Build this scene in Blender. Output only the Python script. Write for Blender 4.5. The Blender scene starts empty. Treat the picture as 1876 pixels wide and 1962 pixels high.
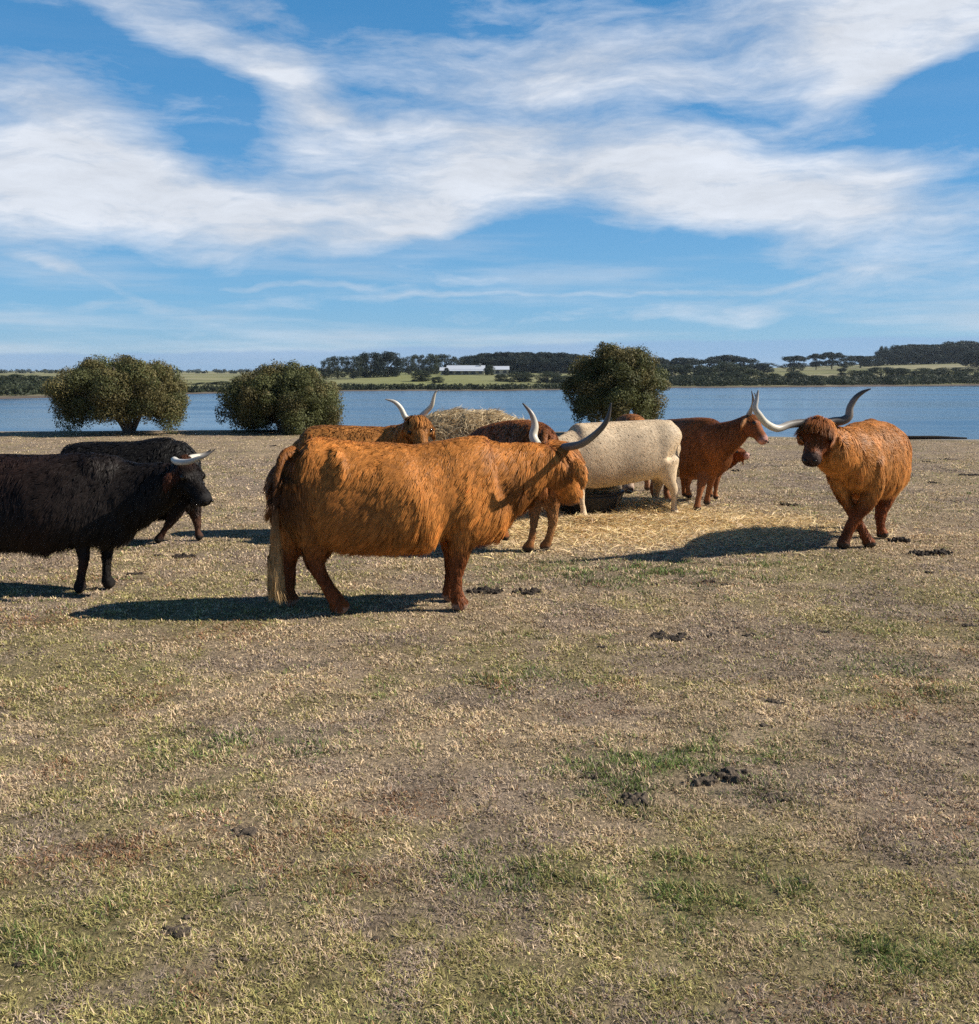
import bpy, math, random
import numpy as np
from mathutils import Vector
sc = bpy.context.scene
C = sc.collection
rng = np.random.default_rng(7)

# ------------------------------------------------------------------ camera
F = 1881.0                      # focal length in units of a 1876 px wide frame
CAMZ = 1.6
HOR = 710.0
PITCH = math.atan((981 - HOR) / F)
cam_d = bpy.data.cameras.new('camera'); cam = bpy.data.objects.new('camera', cam_d); C.objects.link(cam)
cam.location = (0, 0, CAMZ); cam.rotation_euler = (math.pi/2 - PITCH, 0, 0)
cam_d.sensor_fit = 'HORIZONTAL'; cam_d.sensor_width = 36; cam_d.lens = 36*F/1876
cam_d.clip_start = 0.05; cam_d.clip_end = 20000
sc.camera = cam
cp, sp = math.cos(PITCH), math.sin(PITCH)
def ray(px, py):
    a = (px-938)/F; b = (981-py)/F
    return np.array([a, cp + b*sp, -sp + b*cp])
def W(px, py, Y):               # the world point seen at (px, py) at distance Y
    d = ray(px, py); return np.array([0, 0, CAMZ]) + d*(Y/d[1])
def G(px, py, z=0.0):           # the point of the level z seen at (px, py)
    d = ray(px, py); return np.array([0, 0, CAMZ]) + d*((z-CAMZ)/d[2])
def zat(py, Y):                 # height seen at row py at distance Y
    return W(938, py, Y)[2]

# ------------------------------------------------------------------ light, sky
SUN_EL, SUN_AZ = math.radians(37), math.radians(88)     # azimuth clockwise from +Y (the view direction); 90 = from the right
sun_d = bpy.data.lights.new('sun', 'SUN'); sun = bpy.data.objects.new('sun', sun_d); C.objects.link(sun)
sun_d.energy = 5.0; sun_d.angle = math.radians(0.5); sun_d.color = (1, .93, .82)
sdir = Vector((math.sin(SUN_AZ)*math.cos(SUN_EL), math.cos(SUN_AZ)*math.cos(SUN_EL), math.sin(SUN_EL)))
sun.rotation_euler = sdir.to_track_quat('Z', 'Y').to_euler(); sun.location = (20, 0, 20)
sc.view_settings.view_transform = 'Standard'; sc.view_settings.look = 'None'
sc.view_settings.exposure = 0.5; sc.view_settings.gamma = 1.0
sc.cycles.max_bounces = 6; sc.cycles.diffuse_bounces = 3; sc.cycles.transparent_max_bounces = 8
sc.cycles.use_denoising = False

wd = bpy.data.worlds.new('World'); sc.world = wd; wd.use_nodes = True
nt = wd.node_tree; nt.nodes.clear()
class NT:
    def __init__(s, tree): s.t = tree
    def n(s, typ, **kw):
        n = s.t.nodes.new(typ)
        for k, v in kw.items(): setattr(n, k, v)
        return n
    def link(s, a, b): s.t.links.new(a, b)
    def val(s, inp, v):
        if hasattr(v, 'is_output') or isinstance(v, bpy.types.NodeSocket): s.link(v, inp)
        else: inp.default_value = v
    def math(s, op, a, b=0.0, c=None, clamp=False):
        n = s.n('ShaderNodeMath', operation=op, use_clamp=clamp)
        s.val(n.inputs[0], a); s.val(n.inputs[1], b)
        if c is not None: s.val(n.inputs[2], c)
        return n.outputs[0]
    def vmath(s, op, a, b=None, scale=None):
        n = s.n('ShaderNodeVectorMath', operation=op)
        s.val(n.inputs[0], a)
        if b is not None: s.val(n.inputs[1], b)
        if scale is not None: s.val(n.inputs['Scale'], scale)
        return n.outputs['Value'] if op in ('LENGTH', 'DOT_PRODUCT') else n.outputs['Vector']
    def noise(s, vec, scale, detail=4, rough=.5, dist=0, color=False, lac=2.0):
        n = s.n('ShaderNodeTexNoise'); s.val(n.inputs['Vector'], vec)
        n.inputs['Scale'].default_value = scale; n.inputs['Detail'].default_value = detail
        n.inputs['Roughness'].default_value = rough; n.inputs['Distortion'].default_value = dist
        n.inputs['Lacunarity'].default_value = lac
        return n.outputs['Color'] if color else n.outputs[0]
    def mrange(s, v, a, b, c=0., d=1., smooth=True):
        n = s.n('ShaderNodeMapRange', interpolation_type='SMOOTHSTEP' if smooth else 'LINEAR')
        s.val(n.inputs[0], v)
        for i, q in enumerate((a, b, c, d)): s.val(n.inputs[i+1], q)
        return n.outputs[0]
    def mix(s, f, a, b, blend='MIX'):
        n = s.n('ShaderNodeMix', data_type='RGBA', blend_type=blend)
        s.val(n.inputs[0], f); s.val(n.inputs[6], a); s.val(n.inputs[7], b)
        return n.outputs[2]
    def mapping(s, vec, loc=(0,0,0), rot=(0,0,0), scale=(1,1,1), typ='POINT'):
        n = s.n('ShaderNodeMapping', vector_type=typ); s.val(n.inputs[0], vec)
        n.inputs['Location'].default_value = loc; n.inputs['Rotation'].default_value = rot; n.inputs['Scale'].default_value = scale
        return n.outputs[0]
S = NT(nt)
out = S.n('ShaderNodeOutputWorld'); bg = S.n('ShaderNodeBackground'); S.link(bg.outputs[0], out.inputs[0])
bg.inputs[1].default_value = 0.078
sky = S.n('ShaderNodeTexSky', sky_type='NISHITA'); sky.sun_disc = False
sky.sun_elevation = SUN_EL; sky.sun_rotation = SUN_AZ; sky.altitude = 0; sky.air_density = 1.0; sky.dust_density = 0.3; sky.ozone_density = 2.0
tc = S.n('ShaderNodeTexCoord')
nrm = S.vmath('NORMALIZE', tc.outputs['Generated'])
sep = S.n('ShaderNodeSeparateXYZ'); S.link(nrm, sep.inputs[0])
az = S.math('ARCTAN2', sep.outputs[0], sep.outputs[1]); el = S.math('ARCSINE', sep.outputs[2])
cmb = S.n('ShaderNodeCombineXYZ'); S.link(az, cmb.inputs[0]); S.link(el, cmb.inputs[1])
AE = cmb.outputs[0]
def sky_px(px, py):
    d = ray(px, py); d = d/np.linalg.norm(d)
    return math.atan2(d[0], d[1]), math.asin(d[2])
# slow warp that pulls the cloud edges into wisps
wn = S.noise(S.mapping(AE, scale=(3.2, 6.0, 1), rot=(0, 0, .12)), 1.0, 5, .55, color=True)
wv = S.vmath('MULTIPLY', S.vmath('SUBTRACT', wn, (.5, .5, .5)), (.09, .045, 0))
wn2 = S.noise(S.mapping(AE, scale=(9, 16, 1), rot=(0, 0, .3)), 1.0, 3, .5, color=True)
wv2 = S.vmath('MULTIPLY', S.vmath('SUBTRACT', wn2, (.5, .5, .5)), (.05, .035, 0))
AW = S.vmath('ADD', S.vmath('ADD', AE, wv), wv2)
blobs = [ # cx, cy, rx, ry, degrees (counter-clockwise as seen), strength
 (95,205,215,115,-6,1.0),(150,345,330,85,0,.75),(400,410,470,95,-7,.9),(620,335,190,95,8,.55),(30,440,150,60,-15,.55),
 (760,440,150,55,15,.65),(1120,330,520,110,-4,1.05),(900,345,250,90,10,.5),(1420,370,300,95,-12,.75),(1690,365,210,70,5,.55),
 (1790,435,320,55,9,.6),(1330,90,640,100,9,.72),(1010,140,330,85,-8,.45),(1800,10,330,90,10,.85),(420,105,330,48,-22,.55),
 (560,190,120,80,-60,.5),(860,222,420,45,0,.30),(1640,215,90,170,15,.5),(1500,190,300,70,6,.35),(1740,110,230,35,22,.5),
 (160,525,150,16,-18,.6),(1150,512,420,18,4,.6),(900,565,300,10,1,.6),(1700,530,420,32,4,.6),(1450,590,620,26,2,.55),
 (300,585,420,22,2,.5),(600,545,260,9,-2,.5),(1300,548,300,9,3,.5),(1840,180,110,22,12,.45),(1850,262,110,20,-6,.4),(680,60,230,26,-8,.3),(440,5,150,25,0,.5),
 (1020,208,480,30,-2,-.45),(1030,480,420,42,0,-.7),(300,235,150,34,-32,-.12),(480,92,430,70,-12,.42),(660,440,270,50,6,.62),(1740,175,150,60,22,-.6),(110,60,160,36,0,-.5)]
acc = None
for cx, cy, rx, ry, rot, st in blobs:
    a, e = sky_px(cx, cy)
    v = S.mapping(AW, loc=(a, e, 0), rot=(0, 0, math.radians(rot)), scale=(rx/F*.98, ry/F*.98, 1), typ='TEXTURE')
    m = S.mrange(S.vmath('LENGTH', v), .05, 1.35, st, 0.)
    acc = m if acc is None else S.math('ADD', acc, m)
acc = S.math('MINIMUM', acc, 1.25)
# clouds elsewhere round the sky, out of the picture
behind = S.mrange(S.math('ABSOLUTE', az), .75, 1.3, 0., .05)
over = S.mrange(el, .52, .9, 0., .05)
acc = S.math('MAXIMUM', acc, S.math('MAXIMUM', behind, over))
fib = S.noise(S.mapping(AW, rot=(0, 0, -.12), scale=(4.2, 17.0, 1)), 1.0, 10, .66)
fib2 = S.noise(S.mapping(AE, loc=(3, 1, 0), rot=(0, 0, .35), scale=(9.0, 40.0, 1)), 1.0, 8, .65, dist=.5)
tex = S.math('ADD', S.math('MULTIPLY', S.math('SUBTRACT', fib, .5), 2.1), S.math('MULTIPLY', S.math('SUBTRACT', fib2, .5), 1.1))
den = S.mrange(S.math('ADD', acc, tex), .18, 1.26, 0., .95, smooth=False)
# thin high veil that thickens towards the horizon
veil_n = S.noise(S.mapping(AE, loc=(7, 2, 0), scale=(2.5, 26, 1)), 1.0, 6, .6)
veil = S.math('MULTIPLY', S.mrange(el, .22, .02, 0.05, .62), S.mrange(veil_n, .42, .66, .0, 1.))
den = S.math('MAXIMUM', den, S.math('MULTIPLY', veil, .75))
# bluish bank low over the horizon
bank_top = S.math('ADD', S.mrange(az, -.35, .25, .017, .031), S.math('MULTIPLY', S.math('SUBTRACT', S.noise(S.mapping(AE, scale=(9, 20, 1)), 1.0, 5, .6), .5), .016))
bank = S.mrange(S.math('SUBTRACT', bank_top, el), -.0015, .0035, 0., .75)
hsv = S.n('ShaderNodeHueSaturation'); hsv.inputs['Saturation'].default_value = 1.12; hsv.inputs['Value'].default_value = 1.0
S.link(sky.outputs[0], hsv.inputs['Color'])
SKYTINT = S.mix(1.0, hsv.outputs[0], (.72, 1.0, 1.16, 1), 'MULTIPLY')
rmp = S.n('ShaderNodeValToRGB'); cr = rmp.color_ramp; S.link(S.math('MULTIPLY', el, 1.6), rmp.inputs[0])
for kk, (pos, c3) in enumerate([(0., (.28, .47, .68)), (.10, (.17, .40, .67)), (.30, (.085, .30, .60)), (.75, (.028, .185, .44)), (1., (.02, .12, .32))]):
    e_ = cr.elements[kk] if kk < 2 else cr.elements.new(pos); e_.position = pos; e_.color = (*c3, 1)
SKYTINT = S.mix(.8, SKYTINT, S.vmath('SCALE', rmp.outputs[0], scale=S.math('MULTIPLY', S.mrange(S.math('ABSOLUTE', az), .8, 1.7, 10., 6.), S.mrange(el, .55, 1.0, 1., .6))))  # sky dimmed overhead and behind the camera to weaken the fill light
shade_n = S.mrange(fib, .35, .7, .80, 1.04)
ccol = S.vmath('SCALE', (7.3, 7.7, 8.4), scale=shade_n)
col = S.mix(den, SKYTINT, ccol)
col = S.mix(bank, col, (2.6, 4.2, 6.5, 1))
S.link(col, bg.inputs[0])

# ------------------------------------------------------------------ numpy noise
def vnoise(p, seed=0):
    p = np.asarray(p, float); i = np.floor(p).astype(np.int64); f = p - i; f = f*f*(3-2*f)
    def h(ix, iy, iz):
        n = (ix*374761393 + iy*668265263 + iz*2147483647 + seed*974711) & 0x7fffffff
        n = ((n ^ (n >> 13))*1274126177) & 0x7fffffff; n = ((n ^ (n >> 16))*668265263) & 0x7fffffff
        return (n ^ (n >> 15)) % 65536/65536.
    r = 0
    for dx in (0, 1):
        wx = f[:, 0] if dx else 1-f[:, 0]
        for dy in (0, 1):
            wy = f[:, 1] if dy else 1-f[:, 1]
            for dz in (0, 1):
                wz = f[:, 2] if dz else 1-f[:, 2]
                r = r + wx*wy*wz*h(i[:, 0]+dx, i[:, 1]+dy, i[:, 2]+dz)
    return r
def fbm(p, octv=4, seed=0, gain=.5):
    a, s, t = 1., 0., 0.; p = np.asarray(p, float)
    for k in range(octv):
        s = s + a*vnoise(p, seed+k*17); t += a; a *= gain; p = p*2.03+11.7
    return s/t
def sstep(x, a, b):
    t = np.clip((x-a)/(b-a), 0, 1); return t*t*(3-2*t)

# ------------------------------------------------------------------ mesh helpers
def mesh_np(name, verts, faces_flat, sizes, mat, col=None, smooth=True, attrs=None):
    verts = np.ascontiguousarray(verts, np.float32); m = bpy.data.meshes.new(name)
    m.vertices.add(len(verts)); m.vertices.foreach_set('co', verts.ravel())
    faces_flat = np.ascontiguousarray(faces_flat, np.int32).ravel(); sizes = np.asarray(sizes, np.int32)
    m.loops.add(len(faces_flat)); m.loops.foreach_set('vertex_index', faces_flat)
    m.polygons.add(len(sizes)); starts = np.concatenate([[0], np.cumsum(sizes)[:-1]]).astype(np.int32)
    m.polygons.foreach_set('loop_start', starts)
    m.update(calc_edges=True); m.validate(verbose=False)
    m.polygons.foreach_set('use_smooth', np.full(len(m.polygons), smooth))
    if col is not None:
        a = m.color_attributes.new('col', 'FLOAT_COLOR', 'POINT')
        c4 = np.ones((len(verts), 4), np.float32); c4[:, :3] = col; a.data.foreach_set('color', c4.ravel())
    if mat: m.materials.append(mat)
    return m
def link(name, mesh, parent=None, loc=(0, 0, 0)):
    o = bpy.data.objects.new(name, mesh); C.objects.link(o); o.location = loc
    if parent is not None: o.parent = parent
    return o
def thing(name, label, cat, loc=(0, 0, 0), group=None):
    o = bpy.data.objects.new(name, None); C.objects.link(o); o.location = loc; o.empty_display_size = .2
    o['label'] = label; o['category'] = cat
    if group: o['group'] = group
    return o
def tag(o, label=None, cat=None, group=None, kind=None):
    if label: o['label'] = label
    if cat: o['category'] = cat
    if group: o['group'] = group
    if kind: o['kind'] = kind
    return o
def unit(v):
    v = np.asarray(v, float); return v/max(1e-9, np.linalg.norm(v))

class Builder:
    """collects closed swept tubes; remembers their centre lines for painting the result"""
    def __init__(s): s.v = []; s.f = []; s.n = 0; s.chains = []
    def add(s, v, f):
        s.v.append(np.asarray(v)); s.f += [tuple(i+s.n for i in q) for q in f]; s.n += len(v)
    def sweep(s, pts, ra, rb, side, part='trunk', sub=5, ring=20, egg=0., cap=.6, smooth=True, transport=False):
        P = np.array(pts, float); ra = np.array(ra, float)*np.ones(len(P)); rb = np.array(rb, float)*np.ones(len(P))
        D = np.c_[P, ra, rb]
        if smooth and len(P) > 2:
            E = np.vstack([2*D[0]-D[1], D, 2*D[-1]-D[-2]]); O = []
            for i in range(1, len(E)-2):
                for k in range(sub):
                    t = k/sub; a, b, c, d = E[i-1], E[i], E[i+1], E[i+2]
                    O.append(.5*((2*b)+(c-a)*t+(2*a-5*b+4*c-d)*t*t+(3*b-a-3*c+d)*t**3))
            O.append(D[-1]); D = np.array(O)
        n = len(D); tt = np.linspace(0, 1, n)
        s.chains.append((part, D[:, :3].copy(), np.maximum(D[:, 3], D[:, 4]), tt))
        T = np.gradient(D[:, :3], axis=0); T /= np.linalg.norm(T, axis=1)[:, None]+1e-12
        # rounded ends
        rows = []
        for th in (80, 55, 28):
            q = math.radians(th); r0 = D[0].copy(); r0[:3] -= T[0]*min(D[0, 3], D[0, 4])*cap*math.sin(q); r0[3:] *= math.cos(q); rows.append((r0, T[0]))
        for i in range(n): rows.append((D[i], T[i]))
        for th in (28, 55, 80):
            q = math.radians(th); r0 = D[-1].copy(); r0[:3] += T[-1]*min(D[-1, 3], D[-1, 4])*cap*math.sin(q); r0[3:] *= math.cos(q); rows.append((r0, T[-1]))
        V = []; ang = np.linspace(0, 2*math.pi, ring, endpoint=False); side = unit(side)
        for r, t in rows:
            Sv = unit(side - t*np.dot(side, t)); N = np.cross(t, Sv)
            if transport: side = Sv
            ex = .84 if part == 'trunk' else 1.
            ca, sa = np.sign(np.cos(ang))*np.abs(np.cos(ang))**ex, np.sign(np.sin(ang))*np.abs(np.sin(ang))**ex
            w = ca*r[3]*(1-egg*sa); h = sa*r[4]
            V.append(r[:3] + Sv*w[:, None] + N*h[:, None])
        m = len(V); V = np.vstack(V); Fc = []
        for i in range(m-1):
            for k in range(ring):
                k2 = (k+1) % ring; Fc.append((i*ring+k, i*ring+k2, (i+1)*ring+k2, (i+1)*ring+k))
        Fc.append(tuple(range(ring))[::-1]); Fc.append(tuple((m-1)*ring+k for k in range(ring)))
        s.add(V, Fc)
    def ball(s, c, r, part=None):
        c = np.array(c, float); r = np.array(r, float)*np.ones(3); V = []; Fc = []; a, b = 12, 16
        V.append(c+[0, 0, r[2]])
        for i in range(1, a):
            for k in range(b):
                p, q = math.pi*i/a, 2*math.pi*k/b
                V.append(c+r*[math.sin(p)*math.cos(q), math.sin(p)*math.sin(q), math.cos(p)])
        V.append(c-[0, 0, r[2]]); e = len(V)-1
        for k in range(b):
            k2 = (k+1) % b; Fc.append((0, 1+k, 1+k2)); Fc.append((e, 1+(a-2)*b+k2, 1+(a-2)*b+k))
            for i in range(a-2): Fc.append((1+i*b+k, 1+(i+1)*b+k, 1+(i+1)*b+k2, 1+i*b+k2))
        s.add(V, Fc)
        if part: s.chains.append((part, np.array([c, c+[0, 0, 1e-3]]), np.array([max(r)]*2), np.array([0, 1.])))
    def mesh(s, name, mat=None, origin=(0, 0, 0)):
        m = bpy.data.meshes.new(name); m.from_pydata((np.vstack(s.v)-np.array(origin)).tolist(), [], s.f); m.update()
        m.polygons.foreach_set('use_smooth', np.ones(len(m.polygons), bool))
        if mat: m.materials.append(mat)
        return m
def remesh(mesh, voxel, smooth_it=4, fac=.5, name='body'):
    o = bpy.data.objects.new('tmp', mesh); C.objects.link(o)
    m = o.modifiers.new('r', 'REMESH'); m.mode = 'VOXEL'; m.voxel_size = voxel
    q = o.modifiers.new('s', 'SMOOTH'); q.iterations = smooth_it; q.factor = fac
    dg = bpy.context.evaluated_depsgraph_get(); ev = o.evaluated_get(dg)
    r = bpy.data.meshes.new_from_object(ev); r.name = name
    bpy.data.objects.remove(o); bpy.data.meshes.remove(mesh)
    r.polygons.foreach_set('use_smooth', np.ones(len(r.polygons), bool))
    return r
def mesh_arrays(m):
    v = np.empty(len(m.vertices)*3, np.float32); m.vertices.foreach_get('co', v); v = v.reshape(-1, 3).astype(float)
    nn = np.empty(len(m.vertices)*3, np.float32); m.vertices.foreach_get('normal', nn); nn = nn.reshape(-1, 3).astype(float)
    m.calc_loop_triangles(); t = np.empty(len(m.loop_triangles)*3, np.int32); m.loop_triangles.foreach_get('vertices', t)
    return v, nn, t.reshape(-1, 3)
def nearest_part(P, chains):
    best = np.full(len(P), 1e9); lab = np.zeros(len(P), int); par = np.zeros(len(P))
    for ci, (part, pts, rad, tt) in enumerate(chains):
        for i in range(len(pts)-1):
            a, b = pts[i], pts[i+1]; ab = b-a; L = np.dot(ab, ab)+1e-12
            u = np.clip(((P-a)@ab)/L, 0, 1); d = np.linalg.norm(P-(a+u[:, None]*ab), axis=1)/(rad[i]*(1-u)+rad[i+1]*u+.01)
            k = d < best; best[k] = d[k]; lab[k] = ci; par[k] = (tt[i]*(1-u)+tt[i+1]*u)[k]
    return lab, par

# ------------------------------------------------------------------ materials
def mat(name):
    m = bpy.data.materials.new(name); m.use_nodes = True; t = NT(m.node_tree); b = m.node_tree.nodes['Principled BSDF']
    return m, t, b
def pset(b, **kw):
    for k, v in kw.items(): b.inputs[k].default_value = v
def attr_mat(name, rough=.7, spec=.2, trans=0., noise=None, bump=None):
    m, t, b = mat(name); a = t.n('ShaderNodeAttribute', attribute_name='col'); c = a.outputs['Color']
    geo = t.n('ShaderNodeNewGeometry')
    if noise:
        nz = t.noise(geo.outputs['Position'], noise[0], 5, .6); f = t.mrange(nz, .25, .75, 1-noise[1], 1+noise[1], smooth=False)
        c = t.vmath('SCALE', c, scale=f)
    t.val(b.inputs['Base Color'], c); pset(b, Roughness=rough); b.inputs['Specular IOR Level'].default_value = spec
    if bump:
        bp = t.n('ShaderNodeBump'); bp.inputs['Strength'].default_value = bump[1]; bp.inputs['Distance'].default_value = bump[2]
        t.link(t.noise(geo.outputs['Position'], bump[0], 6, .65), bp.inputs['Height']); t.link(bp.outputs[0], b.inputs['Normal'])
    if trans:
        o = m.node_tree.nodes['Material Output']; tr = t.n('ShaderNodeBsdfTranslucent'); t.val(tr.inputs[0], c)
        mx = t.n('ShaderNodeMixShader'); mx.inputs[0].default_value = trans
        t.link(b.outputs[0], mx.inputs[1]); t.link(tr.outputs[0], mx.inputs[2]); t.link(mx.outputs[0], o.inputs[0])
    return m
M_FUR = attr_mat('fur', .55, .22, .14)
M_SKIN = attr_mat('hide', .75, .15, 0, noise=(30, .3), bump=(60, .4, .01))
M_GROUND = attr_mat('dry_turf', .95, .05, 0, noise=(38, .6), bump=(55, 1.0, .03))
M_GRASS = attr_mat('grass_blades', .7, .15, .18)
M_LEAF = attr_mat('leaves', .6, .2, .22)
M_FAR = attr_mat('far_field', .95, .05, 0, noise=(.15, .25))
M_BARK = attr_mat('bark', .85, .15, 0, noise=(14, .35), bump=(30, .8, .02))
M_DUNG = attr_mat('dung', .85, .2, 0, noise=(40, .5), bump=(70, 1., .02))
M_HAY = attr_mat('hay', .75, .2, .12)
M_HORN = attr_mat('horn', .38, .45, 0, noise=(18, .08), bump=(60, .1, .002))
m, t, b = mat('eye'); pset(b, Roughness=.12); b.inputs['Base Color'].default_value = (.01, .007, .005, 1); M_EYE = m

# water
m, t, b = mat('estuary_water'); geo = t.n('ShaderNodeNewGeometry')
b.inputs['Base Color'].default_value = (.03, .10, .19, 1); pset(b, Roughness=.12, IOR=1.33)
w1 = t.noise(t.mapping(geo.outputs['Position'], scale=(.6, 1.6, 1)), 1.2, 6, .6)
w2 = t.noise(t.mapping(geo.outputs['Position'], scale=(.012, .09, 1)), 1.0, 5, .6)
bp = t.n('ShaderNodeBump'); bp.inputs['Distance'].default_value = .17
t.link(w1, bp.inputs['Height']); t.link(t.mrange(w2, .4, .62, .25, .95), bp.inputs['Strength'])
t.link(bp.outputs[0], b.inputs['Normal']); t.link(t.mrange(w2, .4, .62, .10, .24), b.inputs['Roughness'])
M_WATER = m

# ------------------------------------------------------------------ near field
def yedge(x):
    return np.interp(x, [-60, -30, -13, -6, -2, 4, 9, 13, 30, 60], [30, 28, 25.8, 26.6, 27.0, 25.0, 22.9, 22.6, 22.5, 23.])
def gz(x, y):
    x = np.asarray(x, float); y = np.asarray(y, float)
    e = y - yedge(x); drop = -3.4*sstep(e, 0, 14)
    amp = sstep(y, 3., 5.)*.5+.5
    return drop + .012*amp*(fbm(np.c_[x*1.1, y*1.1, x*0], 3, 5)-.5)
# places where the turf has another colour: (px, py, radius x m, radius y m, amount)
def spot(x, y, px, py, rx, ry):
    c = G(px, py); return np.exp(-(((x-c[0])/rx)**2+((y-c[1])/ry)**2))
STRAW = np.array([.72, .55, .34]); OLIVE = np.array([.38, .335, .13]); MAUVE = np.array([.46, .355, .27]); GREEN = np.array([.165, .225, .065]); RUST = np.array([.40, .22, .12]); DRY = np.array([.60, .455, .30])
GREENS = [(1260, 1480, .34, .26, .95), (1420, 1440, .3, .35, .35), (1180, 1100, .9, .5, .65), (1420, 1085, .9, .35, .3), (1000, 1300, .3, .25, .5), (960, 1675, .2, .12, .6), (1240, 1720, .22, .18, .6),
          (1650, 1830, .2, .12, .7), (1330, 1640, .2, .12, .5), (180, 1750, .15, .1, .5), (300, 1510, .3, .2, .35), (500, 1430, .5, .2, .4), (1700, 1280, .5, .5, .3), (90, 1830, .15, .08, .5), (1530, 1710, .2, .1, .5), (430, 1720, .14, .1, .5)]
RUSTS = [(410, 1215, .25, .3, .5), (460, 1590, .25, .12, .7), (210, 1640, .15, .1, .6), (700, 1690, .2, .1, .4), (1780, 1560, .2, .15, .5), (60, 1190, .4, .2, .5), (1590, 1930, .2, .1, .5), (190, 1110, .3, .2, .35)]
def turf_masks(x, y):
    """how olive, mauve, green, rusty and hay-strewn the turf is at (x, y)"""
    P = np.c_[x, y, np.zeros_like(x)]
    a = fbm(P*.75+3, 4, 21); b_ = fbm(P*1.9+9, 4, 33); c = fbm(P*4.3, 3, 44); e = fbm(P*9, 2, 55); far = sstep(y, 5, 11)
    o = sstep(a+.35*(c-.5), .42, .62)*(.75-.5*far); o = np.clip(o+.35*sstep(2.8-y, -1., 1.)*sstep(c, .4, .6), 0, 1)
    mv = sstep(b_+.3*(e-.5), .48, .66)*.8
    g = np.zeros(len(x)); r = np.zeros(len(x)); br = .35+1.2*sstep(e*.5+c*.5, .38, .6)
    for px, py, rx, ry, am in GREENS: g = g + spot(x, y, px, py, rx, ry)*am
    for px, py, rx, ry, am in RUSTS: r = r + spot(x, y, px, py, rx, ry)*am
    g = g + .22*sstep(fbm(P*3.6+40, 3, 71), .58, .76); r = r + .3*sstep(fbm(P*2.9+70, 3, 81), .64, .78)*(1-far)
    g = np.clip(g*br*.8, 0, .85); r = np.clip(r*br, 0, .6)
    gr = np.clip(spot(x, y, 1600, 900, 3., 2.2)*.7+spot(x, y, 560, 915, 2, 2.)*.3, 0, .7); mv = np.clip(mv+gr*sstep(b_, .4, .6), 0, 1)
    h = 1.1*spot(x, y, 1270, 1000, 1.5, 1.15)+.8*spot(x, y, 1050, 1040, 1.6, .8)+.6*spot(x, y, 1480, 1010, 1.2, .7)+.4*spot(x, y, 500, 1010, 1.3, .7)
    return o, mv, g, r, np.clip(h*(.6+.8*c), 0, 1)
def turf(x, y):
    o, mv, g, r, h = turf_masks(x, y); col = np.tile(DRY, (len(x), 1))
    for k, f in ((OLIVE, o), (MAUVE, mv), (GREEN, g*.6), (RUST, r*.5), (STRAW*1.12, h*.85)): col = col*(1-f[:, None])+k*f[:, None]
    return col, h
ys = np.concatenate([np.linspace(-20, 1.4, 12), 1.5*np.exp(np.linspace(0, math.log(60/1.5), 380))])
xs = np.sinh(np.linspace(-4.2, 4.2, 420))/math.sinh(4.2)*60
X, Y = np.meshgrid(xs, ys); xf, yf = X.ravel(), Y.ravel()
tcol, hmask = turf(xf, yf)
sand = sstep(yf-yedge(xf), -.6, .6)
tcol = (tcol*.5+np.array([.22, .165, .11])*.62)*(.42+.62*fbm(np.c_[xf*6, yf*6, xf*0], 4, 123))[:, None]; tcol = tcol*(1-sand[:, None]) + np.array([.30, .26, .2])*sand[:, None]
tcol = tcol*(1-sstep(gz(xf, yf), -.9, -1.9)[:, None]*0)
nx, ny = len(xs), len(ys)
idx = np.arange(nx*ny).reshape(ny, nx)
q = np.stack([idx[:-1, :-1], idx[:-1, 1:], idx[1:, 1:], idx[1:, :-1]], -1).reshape(-1, 4)
tag(link('ground', mesh_np('ground', np.c_[xf, yf, gz(xf, yf)], q, np.full(len(q), 4), M_GROUND, tcol)), kind='structure')

# water sheet
WZ = -2.0
v = [(-3000, 24, WZ), (3000, 24, WZ), (3000, 3500, WZ), (-3000, 3500, WZ)]
tag(link('water', mesh_np('water', v, [0, 1, 2, 3], [4], M_WATER)), kind='structure')

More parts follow.
